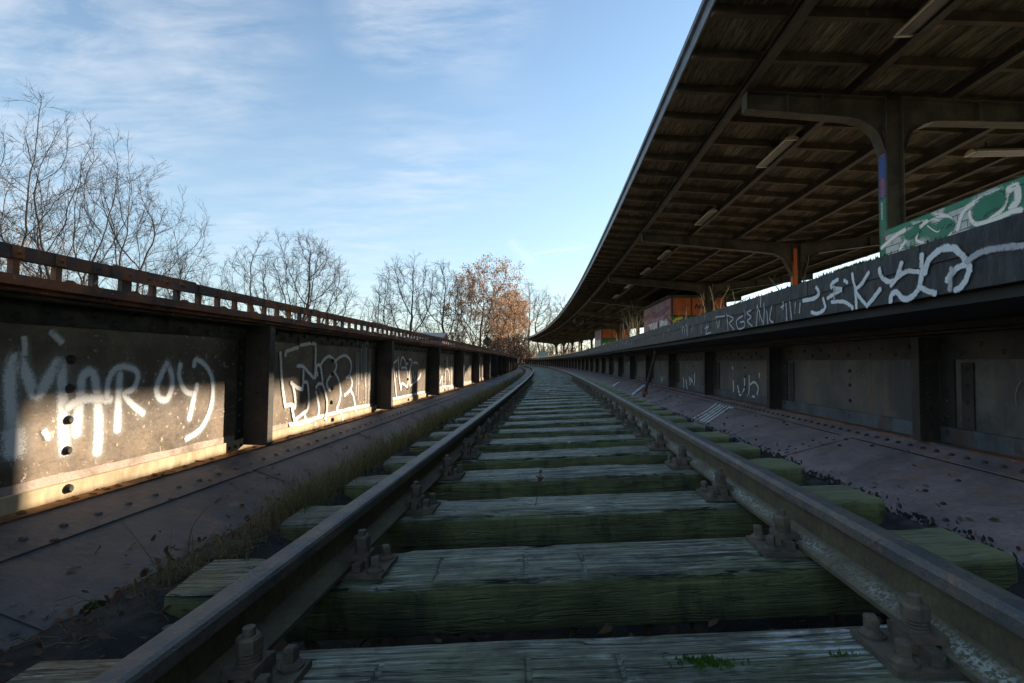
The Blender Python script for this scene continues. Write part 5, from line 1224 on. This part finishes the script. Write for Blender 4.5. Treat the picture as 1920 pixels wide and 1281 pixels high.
tree('bare_tree', 'bare tree just right of the fan-shaped upright one', 29, 826, 58, 492, 110, n=800, cb=.25, trunk_r=.24, twig_r=.015, stems=3, fork=.2)
tree('oak_tree', 'orange-leaved tree at centre, its leaves thickest low down', 31, 908, 60, 484, 165, leaves=14000, leaf_r=.115, n=900, cb=.22, trunk_r=.24, twig_r=.014, stems=2, shape=1.8)
tree('oak_tree', 'smaller orange-leaved tree right of the large orange one', 33, 952, 66, 548, 95, leaves=8000, leaf_r=.12, n=420, cb=.2, trunk_r=.2, twig_r=.014)
for i, (px, top, wd, y, lab) in enumerate(((968, 545, 46, 95, 'slim pale bare tree right behind the orange trees'), (992, 528, 52, 104, 'tallest slim bare tree left of the canopy tip'), (1018, 538, 46, 108, 'slim bare tree just over the canopy tip'), (1048, 552, 60, 118, 'slim bare tree half hidden by the canopy edge'), (1082, 575, 60, 118, 'slim bare tree mostly behind the canopy edge'))):
    tree('bare_tree', lab, 40+i, px, y, top, wd, n=450, cb=.3, trunk_r=.22, twig_r=.019, stems=2, twig='twig_tan', fork=.3)
def bush(label, seed, px, y, top_py, wpx, mat='twig_red', n=60, leaves=0, leafmat='leaf_dead'):
    rg = random.Random(seed); c_ = at(px, 640, y); gz = ground_z(c_.x, y); H = at(px, top_py, y).z-gz; W = wpx/960*y; base = Vector((c_.x, y, gz)); mb = MB(); st = MB(); tips = []
    tr_ = .006+.00022*y
    for _ in range(n):
        b = base+Vector((rg.uniform(-.5, .5)*W*.8, rg.uniform(-1.6, 1.6), 0)); hh = H*rg.uniform(.5, 1.)*(1-.5*abs(b.x-base.x)/(W*.5))
        d = Vector((rg.gauss(0, .22), rg.gauss(0, .22), 1)).normalized(); p = [b]
        for k in range(5): d = (d+Vector((rg.gauss(0, .14), rg.gauss(0, .14), .05))).normalized(); p.append(p[-1]+d*hh/5)
        (st if _ % 3 == 0 else mb).tube(p, [tr_*2.2*(1-.15*k) for k in range(6)], 4, False)
        for _k in range(13):
            i = rg.randint(1, 4); q = p[i].lerp(p[i+1], rg.random()); e = (d+Vector((rg.gauss(0, .75), rg.gauss(0, .75), rg.gauss(.1, .4)))).normalized(); l = hh*rg.uniform(.1, .3); m_ = q+e*l*.5; t_ = m_+(e+Vector((rg.gauss(0, .3), rg.gauss(0, .3), .2)))*l*.5
            mb.tube([q, m_, t_], [tr_, tr_*.8, tr_*.5], 3, False); tips += [m_, t_]
            for _j in range(2): f = (e+Vector((rg.gauss(0, .6), rg.gauss(0, .6), rg.gauss(0, .4)))).normalized(); mb.tube([m_, m_+f*l*.5], [tr_*.7, tr_*.4], 3, False)
    r = empty('shrub', base, label, 'shrub', 'shrubs beyond the girders'); child_of(st.build('stem', M[mat]), r); child_of(mb.build('crown', M[mat]), r)
    if leaves:
        lb = MB()
        for _ in range(leaves): leaf(lb, rg.choice(tips)+Vector((rg.gauss(0, .15), rg.gauss(0, .15), rg.gauss(0, .15))), .05+.0012*y, rg, 1.)
        child_of(lb.build('leaves', M[leafmat]), r)
BUSH = [(690, 48, 596, 90, 'twig_tan', 0, 'tan brush behind the railing left of the upright trees'), (640, 47, 622, 80, 'twig_red', 0, 'low reddish brush right of the lone round tree'), (600, 46, 600, 120, 'twig_red', 0, 'reddish brush at the foot of the lone round tree'), (780, 53, 588, 110, 'twig', 0, 'olive brush at the foot of the fan-shaped tree'), (850, 56, 570, 110, 'twig', 200, 'brown brush left of the large orange tree'), (910, 57, 600, 100, 'twig_red', 500, 'russet brush behind the diamond sign'),
        (945, 70, 612, 60, 'twig_red', 300, 'dark red thicket right of the diamond sign'), (970, 84, 620, 55, 'twig_red', 100, 'dark red thicket left of the canopy tip'), (992, 98, 630, 60, 'twig_tan', 0, 'pale brush at the end of the track'), (1020, 112, 628, 70, 'twig_tan', 200, 'pale brush behind the platform end'), (1060, 116, 632, 80, 'twig_red', 300, 'brown brush behind the far canopy columns'), (1105, 116, 632, 80, 'twig_red', 300, 'brown brush seen through the far canopy arches'), (1150, 116, 636, 90, 'twig_red', 0, 'brown brush right of the far arches'),
        (380, 36, 520, 120, 'twig_tan', 0, 'tan brush behind the railing under the low spreading tree'), (250, 30, 510, 160, 'twig_tan', 0, 'tan brush behind the railing below the wide bare tree'), (60, 30, 470, 200, 'twig_tan', 60, 'tan brush at the left edge behind the railing')]
for i, (px, y, top, wd, mat, lv, lab) in enumerate(BUSH): bush(lab, 200+i, px, y, top, wd, mat, 46, lv)
md = MB(); rg = random.Random(71)
for _ in range(2600):
    s = rg.uniform(60, 104); u = rg.uniform(-6, 1.3) if rg.random() < .7 else rg.uniform(-14, -4)
    if -1.2 < u < 1.2 and s < 96: continue
    p = P(s, u, 0); p.z = ground_z(p.x, p.y); blade(md, p, rg.uniform(.2, .8), rg.uniform(.2, .9), .012, rg)
tag(md.build('dry_grass', M['grass_dry']), 'tan dry grass on the embankment past the bridge end', 'grass', kind='stuff')
